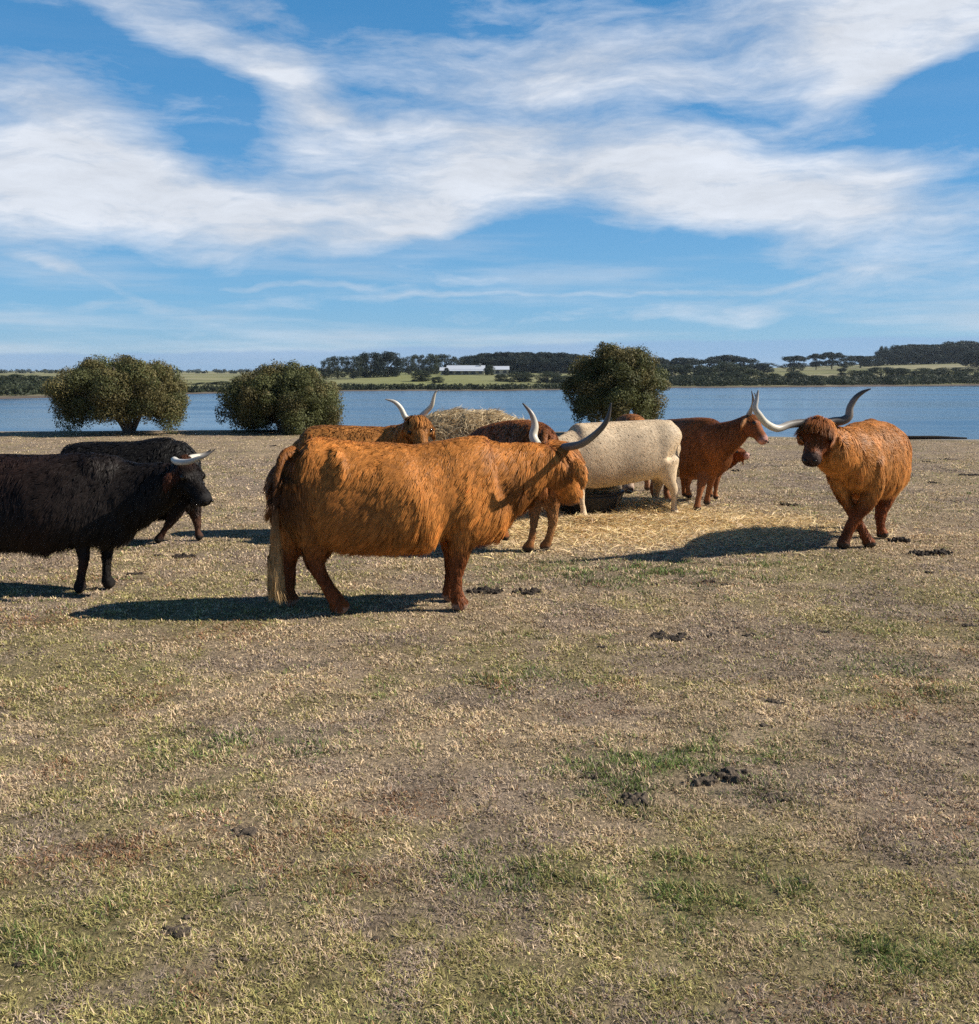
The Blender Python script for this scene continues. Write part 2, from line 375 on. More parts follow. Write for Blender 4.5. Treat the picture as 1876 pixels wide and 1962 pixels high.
# ------------------------------------------------------------------ far shore terrain
cols = [-1500, 0, 200, 450, 620, 800, 950, 1100, 1290, 1500, 1700, 1876, 3400]
shore_y = [768, 765, 760, 753, 750, 749, 749, 747, 743, 742, 740, 738.5, 737]
prof = { # rows at 1.0x shore, then at 230, 330, 450, 650, 1200, 3500 m
 230: [730, 728, 730, 735, 738, 738, 738, 739, 740, 741, 739, 739, 736],
 330: [722, 721, 722, 725, 724, 719, 718, 720, 728, 727, 722, 718, 716],
 450: [718, 717, 717, 719, 716, 714, 713, 713, 718, 712, 704, 700, 700],
 650: [715, 715, 715, 715, 712, 711, 710, 710, 711, 704, 697, 692, 692],
 1200: [712.6, 712.6, 712.6, 712.6, 711, 710, 709, 709, 709, 705, 701, 698, 698],
 3500: [710.9]*13}
def zland(px, Y):
    px = np.asarray(px, float); Y = np.asarray(Y, float)
    sy = np.interp(px, cols, shore_y); Ys = (CAMZ-WZ)*F/(sy-HOR)
    rows = [np.interp(px, cols, prof[k]) for k in (230, 330, 450, 650, 1200, 3500)]
    zs = [CAMZ-(r-HOR)/F*k for r, k in zip(rows, (230, 330, 450, 650, 1200, 3500))]
    z = np.full(px.shape, -4.0)
    ks = [230, 330, 450, 650, 1200, 3500]
    out_ = np.zeros(px.shape)
    for i in range(5):
        k = (Y >= ks[i]) & (Y <= ks[i+1]); u = (Y-ks[i])/(ks[i+1]-ks[i]); out_ = np.where(k, zs[i]*(1-u)+zs[i+1]*u, out_)
    k = Y < 230; u = np.clip((Y-Ys)/np.maximum(230-Ys, 1), -1, 1)
    nearz = WZ + .1 + np.maximum(zs[0]-WZ-.1, .25)*np.clip(u, 0, 1)
    out_ = np.where(k, nearz, out_)
    ramp = sstep(Y-Ys, -6, 5)                       # the bank comes up out of the water
    return -3.2*(1-ramp) + out_*ramp
pc = np.linspace(-1500, 3400, 260); yy = np.concatenate([np.linspace(100, 260, 70), np.linspace(264, 700, 70), np.geomspace(720, 3500, 30)])
PX, YY = np.meshgrid(pc, yy); pf, yf2 = PX.ravel(), YY.ravel()
xw = (pf-938)/F*yf2; zf = zland(pf, yf2)
n1 = fbm(np.c_[xw/40, yf2/60, xw*0], 4, 9); n2 = fbm(np.c_[xw/9, yf2/14, xw*0], 4, 19)
fc = np.tile([.20, .195, .095], (len(xw), 1)); fc = fc*(1-sstep(n1, .45, .6)[:, None]*.8)+np.array([.29, .26, .16])*(sstep(n1, .45, .6)[:, None]*.8)
gf = np.exp(-((pf-800)/230)**2)*sstep(yf2, 190, 230); fc = fc*(1-gf[:, None])+np.array([.20, .205, .085])*gf[:, None]
dk = sstep(n2, .55, .68)*.5*(1-gf); fc = fc*(1-dk[:, None])+np.array([.07, .08, .045])*dk[:, None]
sy = np.interp(pf, cols, shore_y); Ys = (CAMZ-WZ)*F/(sy-HOR); mud = 1-sstep(yf2-Ys, 3, 14)
fc = fc*(1-mud[:, None])+np.array([.12, .095, .08])*mud[:, None]
nx, ny = len(pc), len(yy); idx = np.arange(nx*ny).reshape(ny, nx)
q = np.stack([idx[:-1, :-1], idx[:-1, 1:], idx[1:, 1:], idx[1:, :-1]], -1).reshape(-1, 4)
tag(link('far_shore_terrain', mesh_np('far_shore', np.c_[xw, yf2, zf], q, np.full(len(q), 4), M_FAR, fc)), kind='structure')

# ------------------------------------------------------------------ foliage
def leaf_cards(centers, size, normals=None, seed=0, aspect=2.2, droop=.5):
    """one kite-shaped leaf or spray per centre, its face turned roughly along the normal"""
    r = np.random.default_rng(seed); n = len(centers)
    nn_ = r.normal(size=(n, 3)) if normals is None else normals+r.normal(size=(n, 3))*.55
    nn_ /= np.linalg.norm(nn_, axis=1)[:, None]+1e-9
    d = r.normal(size=(n, 3)); d[:, 2] -= droop; d -= nn_*np.sum(d*nn_, 1)[:, None]; d /= np.linalg.norm(d, axis=1)[:, None]+1e-9
    s_ = np.cross(d, nn_)
    L = size*r.uniform(.6, 1.4, n)[:, None]; w = L/aspect
    v = np.empty((n, 4, 3)); v[:, 0] = centers-d*L*.5; v[:, 1] = centers+s_*w*.5; v[:, 2] = centers+d*L*.5; v[:, 3] = centers-s_*w*.5
    return v.reshape(-1, 3), np.arange(n*4)
def crown_mesh(name, clumps, per, size, base, seed=0, droop=.5, var=.3, tint=None):
    """clumps: rows (x, y, z, r, squash); many leaf-sized faces through each clump's outer half"""
    r = np.random.default_rng(seed); cs = []; cc = []; cn = []
    for (x, y, z, R, sq) in clumps:
        n = max(4, int(per*R*R)); d = r.normal(size=(n, 3)); d /= np.linalg.norm(d, axis=1)[:, None]
        rad = R*(r.uniform(.45, 1, n)**.5)*(1+.12*r.normal(size=n)); cn.append(d)
        p = d*rad[:, None]; p[:, 2] *= sq; cs.append(p+[x, y, z])
        k = r.uniform(1-var, 1+var); tn = base if tint is None or r.random() > .45 else tint
        cc.append(np.tile(np.array(tn)*k, (n, 1))*r.uniform(.86, 1.14, (n, 1)))
    cs = np.vstack(cs); cc = np.vstack(cc); v, f = leaf_cards(cs, size, np.vstack(cn), seed, 2.0, droop)
    return mesh_np(name, v, f, np.full(len(cs), 4), M_LEAF, np.repeat(cc, 4, axis=0), smooth=False)
def paint(m, c):
    a = m.color_attributes.new('col', 'FLOAT_COLOR', 'POINT'); n = len(m.vertices); c4 = np.ones((n, 4), np.float32); c4[:, :3] = c
    a.data.foreach_set('color', c4.ravel()); return m

def near_tree(px0, px1, ytop, ybot, Yd, label, seed, crown_low=.18, trunks=5, notch=None, outline=None):
    r = np.random.default_rng(seed); cxp = (px0+px1)/2; base = G(cxp, ybot); base = W(cxp, ybot, Yd); bz = float(gz([base[0]], [Yd])[0])
    s_ = F/Yd; wid = (px1-px0)/s_/2; h = zat(ytop, Yd)-bz; root = thing('tree', label, 'tree', (base[0], Yd, bz))
    zc = h*(crown_low+(1-crown_low)*.42); clumps = []
    for k in range(150):
        th = r.uniform(0, 2*math.pi); ph = math.asin(r.uniform(-.75, 1)); rr = r.uniform(.55, 1)**.5
        up = math.sin(ph)
        R = r.uniform(.17, .34)*min(wid, 1.6)/1.6*1.25
        hv = (h-zc-R*.5) if up > 0 else (zc-h*crown_low)
        lump = 1+.09*math.sin(3*th+seed)+.09*math.sin(7*th+2*seed)
        lump *= 1-.18*max(0, up)**2; x = math.cos(ph)*math.cos(th)*(wid-R*.6)*rr*lump; y = math.cos(ph)*math.sin(th)*(wid*.85)*rr*lump; z = zc+up*hv*rr*(1+.05*math.sin(5*th))
        if fbm([[math.cos(th)*2.1+seed, math.sin(th)*2.1, up*2.4]], 2, seed)[0] < .34: continue
        cand = [(x, y, z, R, .8)]
        if up < 0 or r.random() < .4: cand.append((x*1.04, y*1.04, z-R*.9, R*.7, 1.15))
        if up > .1 and r.random() < .35: cand.append((x*1.10, y*1.10, z+R*.5, R*.45, .9))
        clumps += [c_ for c_ in cand if not (notch and notch(c_[0]/wid, (c_[2]-c_[3]*.5)/h))]
    for k in range(60):
        th = r.uniform(0, 6.28); rr = r.uniform(0, .75); clumps.append((math.cos(th)*rr*wid, math.sin(th)*rr*wid*.8, zc+r.uniform(-.3, .6)*(h-zc), .26, .9))
    link('crown', crown_mesh('crown', clumps, 7500, .050, (.115, .122, .046), seed, .7, .28, (.155, .132, .052)), root)
    tb = Builder()
    for k in range(trunks):
        th = 2*math.pi*k/trunks+r.uniform(-.3, .3); sx, sy_ = math.cos(th), math.sin(th)*.8; e = r.uniform(.45, .8)
        pts = [(sx*.06, sy_*.06, -.05), (sx*.24, sy_*.22, h*.15), (sx*wid*.48*e, sy_*wid*.35*e, h*.38), (sx*wid*.7*e, sy_*wid*.65*e, h*.62), (sx*wid*.9*e, sy_*wid*.8*e, h*.82)]
        tb.sweep(pts, [.06, .05, .038, .024, .012], [.06, .05, .038, .024, .012], (0, 1, .1), ring=8, sub=4)
        for q in range(7):
            t0 = r.uniform(.25, .8); p = np.array(pts[1])*(1-t0)+np.array(pts[3])*t0; d = unit([sx+r.normal()*.8, sy_+r.normal()*.8, r.uniform(-.35, .5)])*wid*r.uniform(.35, .6)
            tb.sweep([p, p+d*.5+[0, 0, -.03], p+d+[0, 0, r.uniform(-.12, .1)]], [.02, .012, .004], [.02, .012, .004], (0, 0, 1) if abs(d[2]) < .5 else (1, 0, 0), ring=5, sub=2)
    link('trunk', paint(tb.mesh('trunk', M_BARK), (.17, .14, .12)), root)
    return root
near_tree(117, 378, 676, 826, 25.4, 'wide domed tree on the shore, bare forked trunks showing under its crown', 3, .13, 7,
          notch=lambda u, w: (w < .18 and -.55 < u < .55) or w < .08 )
near_tree(432, 664, 693, 820, 25.9, 'bushy olive tree on the shore, its crown reaching down to the grass', 11, .03, 4)
near_tree(1083, 1276, 656, 812, 24.6, 'tall rounded tree on the shore behind the cream cow', 19, .16, 4)

# distant trees: four kinds of crown, built once, then copied
def far_proto(kind, seed):
    r = np.random.default_rng(seed); cl = []
    if kind == 'umbrella':
        for k in range(36):
            a = r.uniform(0, 6.28); d = math.sqrt(r.random())*.46; cl.append((math.cos(a)*d, math.sin(a)*d, .80-.40*d*d*1.6+r.uniform(-.09, .05), r.uniform(.10, .17), .6))
        for k in range(22):
            a = r.uniform(0, 6.28); d = r.uniform(.1, .4); cl.append((math.cos(a)*d, math.sin(a)*d, r.uniform(.2, .62), .13, .7))
    elif kind == 'dense':
        for k in range(70):
            a = r.uniform(0, 6.28); u = r.uniform(-1, 1); d = math.sqrt(max(0, 1-u*u*.8))*.46*r.uniform(.6, 1); cl.append((math.cos(a)*d, math.sin(a)*d, .48+.44*u, r.uniform(.1, .17), .85))
    elif kind == 'round':
        for k in range(44):
            a = r.uniform(0, 6.28); u = r.uniform(-.8, 1); d = math.sqrt(max(0, 1-u*u))*.43*r.uniform(.7, 1); cl.append((math.cos(a)*d, math.sin(a)*d, .40+.48*u, r.uniform(.12, .18), .8))
    else:
        for k in range(46):
            a = r.uniform(0, 6.28); u = r.uniform(-1, 1); d = math.sqrt(max(0, 1-u*u*.7))*.42*r.uniform(.4, 1.1); cl.append((math.cos(a)*d, math.sin(a)*d, .52+.40*u, r.uniform(.09, .15), .8))
    base = {'umbrella': (.022, .032, .024), 'dense': (.018, .028, .020), 'round': (.040, .052, .026), 'gum': (.038, .048, .030)}[kind]
    cm = crown_mesh('crown', cl, 7000, .048, base, seed, .3, .3)
    tb = Builder(); tb.sweep([(0, 0, -.03), (.01, 0, .3), (.02, 0, .6)], [.028, .022, .012], [.028, .022, .012], (0, 1, 0), ring=7, sub=2)
    for k in range(4):
        a = r.uniform(0, 6.28); tb.sweep([(.01, 0, .3), (math.cos(a)*.15, math.sin(a)*.15, .5), (math.cos(a)*.28, math.sin(a)*.28, .68)], [.014, .01, .005], [.014, .01, .005], (0, 1, .1), ring=5, sub=2)
    return cm, paint(tb.mesh('trunk', M_BARK), (.10, .085, .07))
PROTO = {(k, i): far_proto(k, 50+10*j+i) for j, k in enumerate(('umbrella', 'dense', 'round', 'gum')) for i in range(2)}
ORD = 'first second third fourth fifth sixth seventh eighth ninth tenth eleventh twelfth thirteenth fourteenth'.split()
rr = random.Random(5)
def far_tree(px, ytop, wpx, Yd, kind, label, group, cat='tree', name='tree'):
    z0 = float(zland([px], [Yd])[0]); x = (px-938)/F*Yd; h = CAMZ-(ytop-(4 if kind == 'round' else 1)-HOR)/F*Yd-z0
    cm, tm = PROTO[(kind, rr.randrange(2))]; root = thing(name, label, cat, (x, Yd, z0), group)
    root.scale = (wpx*1.2/F*Yd, wpx*1.2/F*Yd, h/.98); root.rotation_euler = (0, 0, rr.uniform(0, 6.28))
    link('crown', cm, root); link('trunk', tm, root)
def row(items, what, place, group, cat='tree', name='tree'):
    for i, it in enumerate(items): far_tree(*it, f'{ORD[i]} {what} from left {place}', group, cat, name)
row([(628,688,26,300,'gum'),(650,684,40,310,'gum'),(680,683,38,300,'gum'),(712,678,46,315,'dense'),(745,677,52,320,'dense')],
    'dark tree', 'in the grove left of the farmhouse', 'grove left of the white house')
row([(785,684,30,360,'gum'),(804,681,34,370,'gum'),(828,682,34,365,'round'),(852,680,36,375,'gum'),(876,685,34,372,'gum')],
    'tree', 'behind the farmhouse\'s left end', 'trees behind the white house')
row([(905,684,50,420,'dense'),(925,677,50,425,'umbrella'),(945,673,60,430,'umbrella'),(968,671,60,425,'umbrella'),(990,672,60,430,'umbrella'),(1012,671,60,435,'umbrella'),(1035,672,60,430,'umbrella'),(1058,672,60,435,'umbrella'),(1080,674,60,430,'umbrella'),(1103,677,60,430,'umbrella'),(1125,684,55,425,'dense')],
    'black-green pine', 'in the long flat-topped wood', 'pine wood behind the white house')
row([(925,688,60,405,'dense'),(955,686,60,405,'dense'),(985,686,60,405,'dense'),(1018,686,60,408,'dense'),(1050,687,60,405,'dense'),(1085,688,60,405,'dense'),(1115,692,50,400,'dense')],
    'dense dark tree', 'along the flat-topped wood\'s front', 'front rank of the wood behind the house')
row([(807,712,38,262,'round'),(840,725,24,250,'round'),(961,720,26,262,'round'),(995,715,54,258,'round'),(1049,715,48,256,'round'),(1075,722,36,250,'round'),(690,715,18,330,'gum')],
    'rounded bush', 'on the green field below the farmhouse', 'bushes on the green field', 'bush', 'bush')
row([(1252,682,42,420,'umbrella'),(1274,686,40,430,'umbrella'),(1311,682,52,430,'umbrella'),(1352,686,50,430,'umbrella'),(1389,678,62,440,'umbrella'),(1419,684,46,440,'umbrella'),(1446,694,34,430,'umbrella'),(1465,696,30,430,'gum')],
    'spreading pine', 'on the skyline right of the rounded tree', 'skyline pines above the brown cow')
row([(1262,700,40,300,'round'),(1290,702,44,300,'round'),(1325,700,50,295,'round'),(1352,706,50,285,'round'),(1385,697,58,300,'round'),(1412,704,56,285,'round'),(1440,712,40,280,'round'),(1395,716,60,262,'round'),(1345,722,60,262,'round'),(1300,722,50,262,'round')],
    'grey-green tree', 'in the waterside thicket past the brown cow', 'thicket beyond the brown cow')
row([(1515,680,42,450,'umbrella'),(1557,676,28,470,'umbrella'),(1587,673,38,470,'umbrella'),(1612,682,28,470,'gum'),(1641,680,46,480,'umbrella'),(1515,702,30,330,'gum')],
    'spreading pine', 'on the far slope above the bull', 'ridge pines above the standing ginger cow')
row([(1683,665,18,560,'gum'),(1702,667,50,560,'umbrella'),(1727,658,60,565,'umbrella'),(1759,658,58,560,'umbrella'),(1790,657,56,560,'umbrella'),(1826,651,64,565,'umbrella'),(1860,652,62,560,'umbrella'),(1892,652,60,560,'umbrella')],
    'tall umbrella pine', 'on the high ridge', 'tall umbrella pines on the ridge')
row([(1700,672,60,555,'dense'),(1740,668,64,555,'dense'),(1780,667,64,555,'dense'),(1820,664,64,555,'dense'),(1860,664,60,555,'dense'),(1662,684,40,520,'dense')],
    'low dark tree', 'under the high ridge\'s umbrella pines', 'undergrowth trees of the ridge')
far_tree(1862, 674, 48, 420, 'dense', 'squat black-green tree alone on the pale slope at the right edge', None)
far_tree(1606, 704, 16, 330, 'umbrella', 'small palm-like tree alone on the pale field above the bull', None)
row([(1478,718,40,270,'round'),(1520,716,40,275,'round'),(1560,722,44,270,'round'),(1600,722,44,275,'round'),(1640,712,50,285,'round'),(1680,706,54,295,'round'),(1720,708,54,295,'round'),(1765,709,54,290,'round'),(1810,707,56,290,'round'),(1860,708,60,290,'round')],
    'scrubby tree', 'along the water beyond the bull', 'scrubby trees along the right-hand shore')
row([(6,722,40,210,'round'),(40,720,40,215,'round'),(72,722,36,220,'round'),(100,724,40,210,'round'),(372,738,30,215,'round'),(400,736,34,220,'round'),(430,734,34,220,'round'),(600,740,30,215,'round')],
    'dark scrubby tree', 'on the far bank beside the domed tree', 'scrubby trees along the left-hand shore')
# shore scrub and the far hedgerows read as one mass each
r = np.random.default_rng(77); cl = []
for k in range(1500):
    px = r.uniform(-400, 2300); sy_ = np.interp(px, cols, shore_y); Ysh = (CAMZ-WZ)*F/(sy_-HOR)
    Yd = Ysh+r.uniform(7, 16)+(r.uniform(0, 25) if (px < 130 or px > 1280) else 0); z = float(zland([px], [Yd])[0]); hh = r.uniform(.5, 1.1)*(1.9 if (px < 130 or px > 1280) else .95)
    cl.append(((px-938)/F*Yd, Yd, z+hh*.4, hh, .7))
tag(link('shore_scrub', crown_mesh('scrub', cl, 75, .42, (.040, .050, .026), 5, .2, .35)), 'low dark scrub in a band along the far waterline', 'scrub', kind='stuff')
cl = []
for k in range(900):
    px = r.uniform(-300, 2300); Yd = r.choice([620, 900, 1150, 1180])*r.uniform(.97, 1.03)
    if px > 600 and Yd < 1000 and r.random() < .5: continue
    z = float(zland([px], [Yd])[0]); hh = r.uniform(1.2, 2.9)*(Yd/900); cl.append(((px-938)/F*Yd, Yd, z+hh*.3, hh, .75))
tag(link('distant_treeline', crown_mesh('treeline', cl, 9, 1.6, (.045, .058, .045), 6, .2, .35)), 'thin hazy line of far-off trees on the flat horizon', 'trees', kind='stuff')

# ------------------------------------------------------------------ farm buildings
def simple_mat(name, col, rough=.6, noise=0, scale=2., metallic=0):
    m, t, b = mat(name); geo = t.n('ShaderNodeNewGeometry'); nz = t.noise(geo.outputs['Position'], scale, 5, .6)
    f = t.mrange(nz, .3, .7, 1-noise, 1+noise, smooth=False); cc = t.vmath('SCALE', col[:3], scale=f); t.link(cc, b.inputs['Base Color']); pset(b, Roughness=rough, Metallic=metallic); return m
M_WALL = simple_mat('house_wall', (.45, .41, .35), .8, .1); M_ROOF = simple_mat('pale_roof', (.50, .53, .58), .45, .06); M_WIN = simple_mat('window_glass', (.03, .035, .045), .15, .1); M_POST = simple_mat('veranda_post', (.5, .47, .42), .7, .1)
def boxes(name, bs, m, parent):
    V, Fc = [], []
    for (x0, x1, y0, y1, z0, z1) in bs:
        n = len(V); V += [(x0,y0,z0),(x1,y0,z0),(x1,y1,z0),(x0,y1,z0),(x0,y0,z1),(x1,y0,z1),(x1,y1,z1),(x0,y1,z1)]
        Fc += [tuple(n+i for i in f) for f in ((0,3,2,1),(4,5,6,7),(0,1,5,4),(1,2,6,5),(2,3,7,6),(3,0,4,7))]
    me = bpy.data.meshes.new(name); me.from_pydata(V, [], Fc); me.materials.append(m); return link(name, me, parent)
def gable(name, x0, x1, y0, y1, z0, z1, m, parent, ov=.35, t=.14):
    ym = (y0+y1)/2; V = []
    for x in (x0-ov, x1+ov):
        V += [(x, y0-ov, z0), (x, ym, z1), (x, y1+ov, z0), (x, y1+ov, z0-t), (x, ym, z1-t), (x, y0-ov, z0-t)]
    Fc = [(0,1,7,6),(1,2,8,7),(2,3,9,8),(3,4,10,9),(4,5,11,10),(5,0,6,11),(0,5,4,1),(1,4,3,2),(6,7,10,11),(7,8,9,10)]
    me = bpy.data.meshes.new(name); me.from_pydata(V, [], Fc); me.materials.append(m); return link(name, me, parent)
def house(px0, px1, Yd, hz, dep, label, nwin, chimney=True, veranda=True):
    cx = (px0+px1)/2; wd_ = (px1-px0)/F*Yd; z0 = float(zland([cx], [Yd])[0]); root = thing('farmhouse', label, 'house', ((cx-938)/F*Yd, Yd, z0-.1))
    a = wd_/2; eave = hz*.58
    wl = boxes('wall', [(-a, a, 0, dep, -.5, eave)], M_WALL, root)
    me = bpy.data.meshes.new('gable_wall'); me.from_pydata([(-a+.01,0.01,eave),(-a+.01,dep-.01,eave),(-a+.01,dep/2,hz-.15),(a-.01,0.01,eave),(a-.01,dep-.01,eave),(a-.01,dep/2,hz-.15)], [], [(0,2,1),(3,4,5),(0,3,5,2),(1,2,5,4)]); me.materials.append(M_WALL); link('gable_wall', me, root)
    rf = gable('roof', -a, a, 0, dep, eave+.05, hz, M_ROOF, root)
    if chimney: boxes('chimney', [(a*.72, a*.72+.7, dep*.35, dep*.35+.7, eave, hz+.7)], M_WALL, root)
    if veranda:
        me = bpy.data.meshes.new('veranda_roof'); me.from_pydata([(-a,-.4,eave-.02),(a,-.4,eave-.02),(a,-2.2,eave-.45),(-a,-2.2,eave-.45),(-a,-.4,eave-.12),(a,-.4,eave-.12),(a,-2.2,eave-.55),(-a,-2.2,eave-.55)], [], [(0,3,2,1),(4,5,6,7),(0,1,5,4),(2,3,7,6),(1,2,6,5),(0,4,7,3)]); me.materials.append(M_ROOF); link('veranda_roof', me, root)
        for k in range(6): x = -a+.15+k*(2*a-.3)/5; boxes('post', [(x-.07, x+.07, -2.15, -2.0, -.5, eave-.5)], M_POST, root)
    for k in range(nwin):
        x = -a+(k+.5)*2*a/nwin; boxes('window', [(x-.6, x+.6, -.04, .03, .5, min(eave-.25, 1.9))], M_WIN, root)
house(858, 928, 335, 3.3, 7, 'long low farmhouse with a pale metal roof and dark veranda', 5)
house(946, 974, 345, 3.0, 5, 'small pale-roofed outbuilding just right of the long farmhouse', 2, False, False)
house(845, 857, 332, 2.7, 4, 'little white shed against the left end of the farmhouse', 1, False, False)
house(1268, 1284, 330, 3.4, 5, 'small cream cottage among the trees beside the tall rounded tree', 1, False, False)
far_tree(938, 702, 20, 325, 'round', 'dark garden tree between the farmhouse and the outbuilding', None)
far_tree(856, 706, 9, 325, 'dense', 'narrow dark shrub at the left corner of the farmhouse', None, 'shrub', 'shrub')

# ------------------------------------------------------------------ hair: tapered bent strips rooted on a surface
Z3 = np.array([0, 0, 1.])
def strands(P, N, D, L, Wd, col, tipcol, lift=.35, sag=.3, name='coat', mat_=None, r=None, flat=True, clump=0, clump_f=.72, srand=.35):
    """P roots, N surface normals, D growing direction (unit), L length, Wd width"""
    n = len(P); L = np.broadcast_to(L, n)[:, None]; Wd = np.broadcast_to(Wd, n)[:, None]
    d0 = D*(1-lift)+N*lift; d0 /= np.linalg.norm(d0, axis=1)[:, None]
    d1 = D + N*.04 - Z3*sag; d1 /= np.linalg.norm(d1, axis=1)[:, None]
    S_ = np.cross(d0, N); S_ += srand*r.normal(size=S_.shape)*np.linalg.norm(S_, axis=1)[:, None] if flat else r.normal(size=S_.shape)
    S_ /= np.linalg.norm(S_, axis=1)[:, None]+1e-9
    p0 = P - N*.006; p1 = p0+d0*L*.5; p2 = p1+d1*L*.5
    if clump:                   # hairs lean together into locks
        from mathutils.kdtree import KDTree
        g = r.choice(n, n//clump, replace=False); kd = KDTree(len(g))
        for i, pt in enumerate(P[g]): kd.insert(pt, i)
        kd.balance(); own = np.array([kd.find(pt)[1] for pt in P]); gi = g[own]
        dd = P-P[gi]; near = np.exp(-(np.linalg.norm(dd, axis=1)/.05)**2)[:, None]
        p2 = p2+((p2[gi]-p2)+dd*.12)*clump_f*near; p1 = p1+((p1[gi]-p1)+dd*.5)*.6*clump_f*near
        k = (1+(r.uniform(.72, 1.3, len(g))-1)*min(1, clump_f/.6))[own][:, None]; edge_ = 1.12-.30*np.clip(np.linalg.norm(dd, axis=1)/.035, 0, 1)[:, None]
        col = col*k*edge_; tipcol = tipcol*k
    v = np.empty((n, 5, 3)); v[:, 0] = p0-S_*Wd*.5; v[:, 1] = p0+S_*Wd*.5; v[:, 2] = p1+S_*Wd*.42; v[:, 3] = p1-S_*Wd*.42; v[:, 4] = p2
    b_ = np.arange(n)[:, None]*5
    f = np.concatenate([b_+[0, 1, 2, 3], b_+[3, 2, 4]], axis=1)
    c = np.empty((n, 5, 3)); c[:, 0:2] = (col)[:, None]; c[:, 2:4] = ((col+tipcol)*.5)[:, None]; c[:, 4] = tipcol
    return mesh_np(name, v.reshape(-1, 3), f.ravel(), np.tile([4, 3], n), mat_ or M_FUR, c.reshape(-1, 3))
def sample_surface(v, nn, t, n, r, w=None):
    a = v[t[:, 0]]; e1 = v[t[:, 1]]-a; e2 = v[t[:, 2]]-a; area = np.linalg.norm(np.cross(e1, e2), axis=1)
    if w is not None: area = area*w[t].mean(1)
    k = r.choice(len(t), n, p=area/area.sum()); u = r.random((n, 2)); fl = u.sum(1) > 1; u[fl] = 1-u[fl]
    P = a[k]+e1[k]*u[:, :1]+e2[k]*u[:, 1:]
    w0 = (1-u.sum(1))[:, None]; N = nn[t[k, 0]]*w0+nn[t[k, 1]]*u[:, :1]+nn[t[k, 2]]*u[:, 1:]; N /= np.linalg.norm(N, axis=1)[:, None]+1e-9
    return P, N

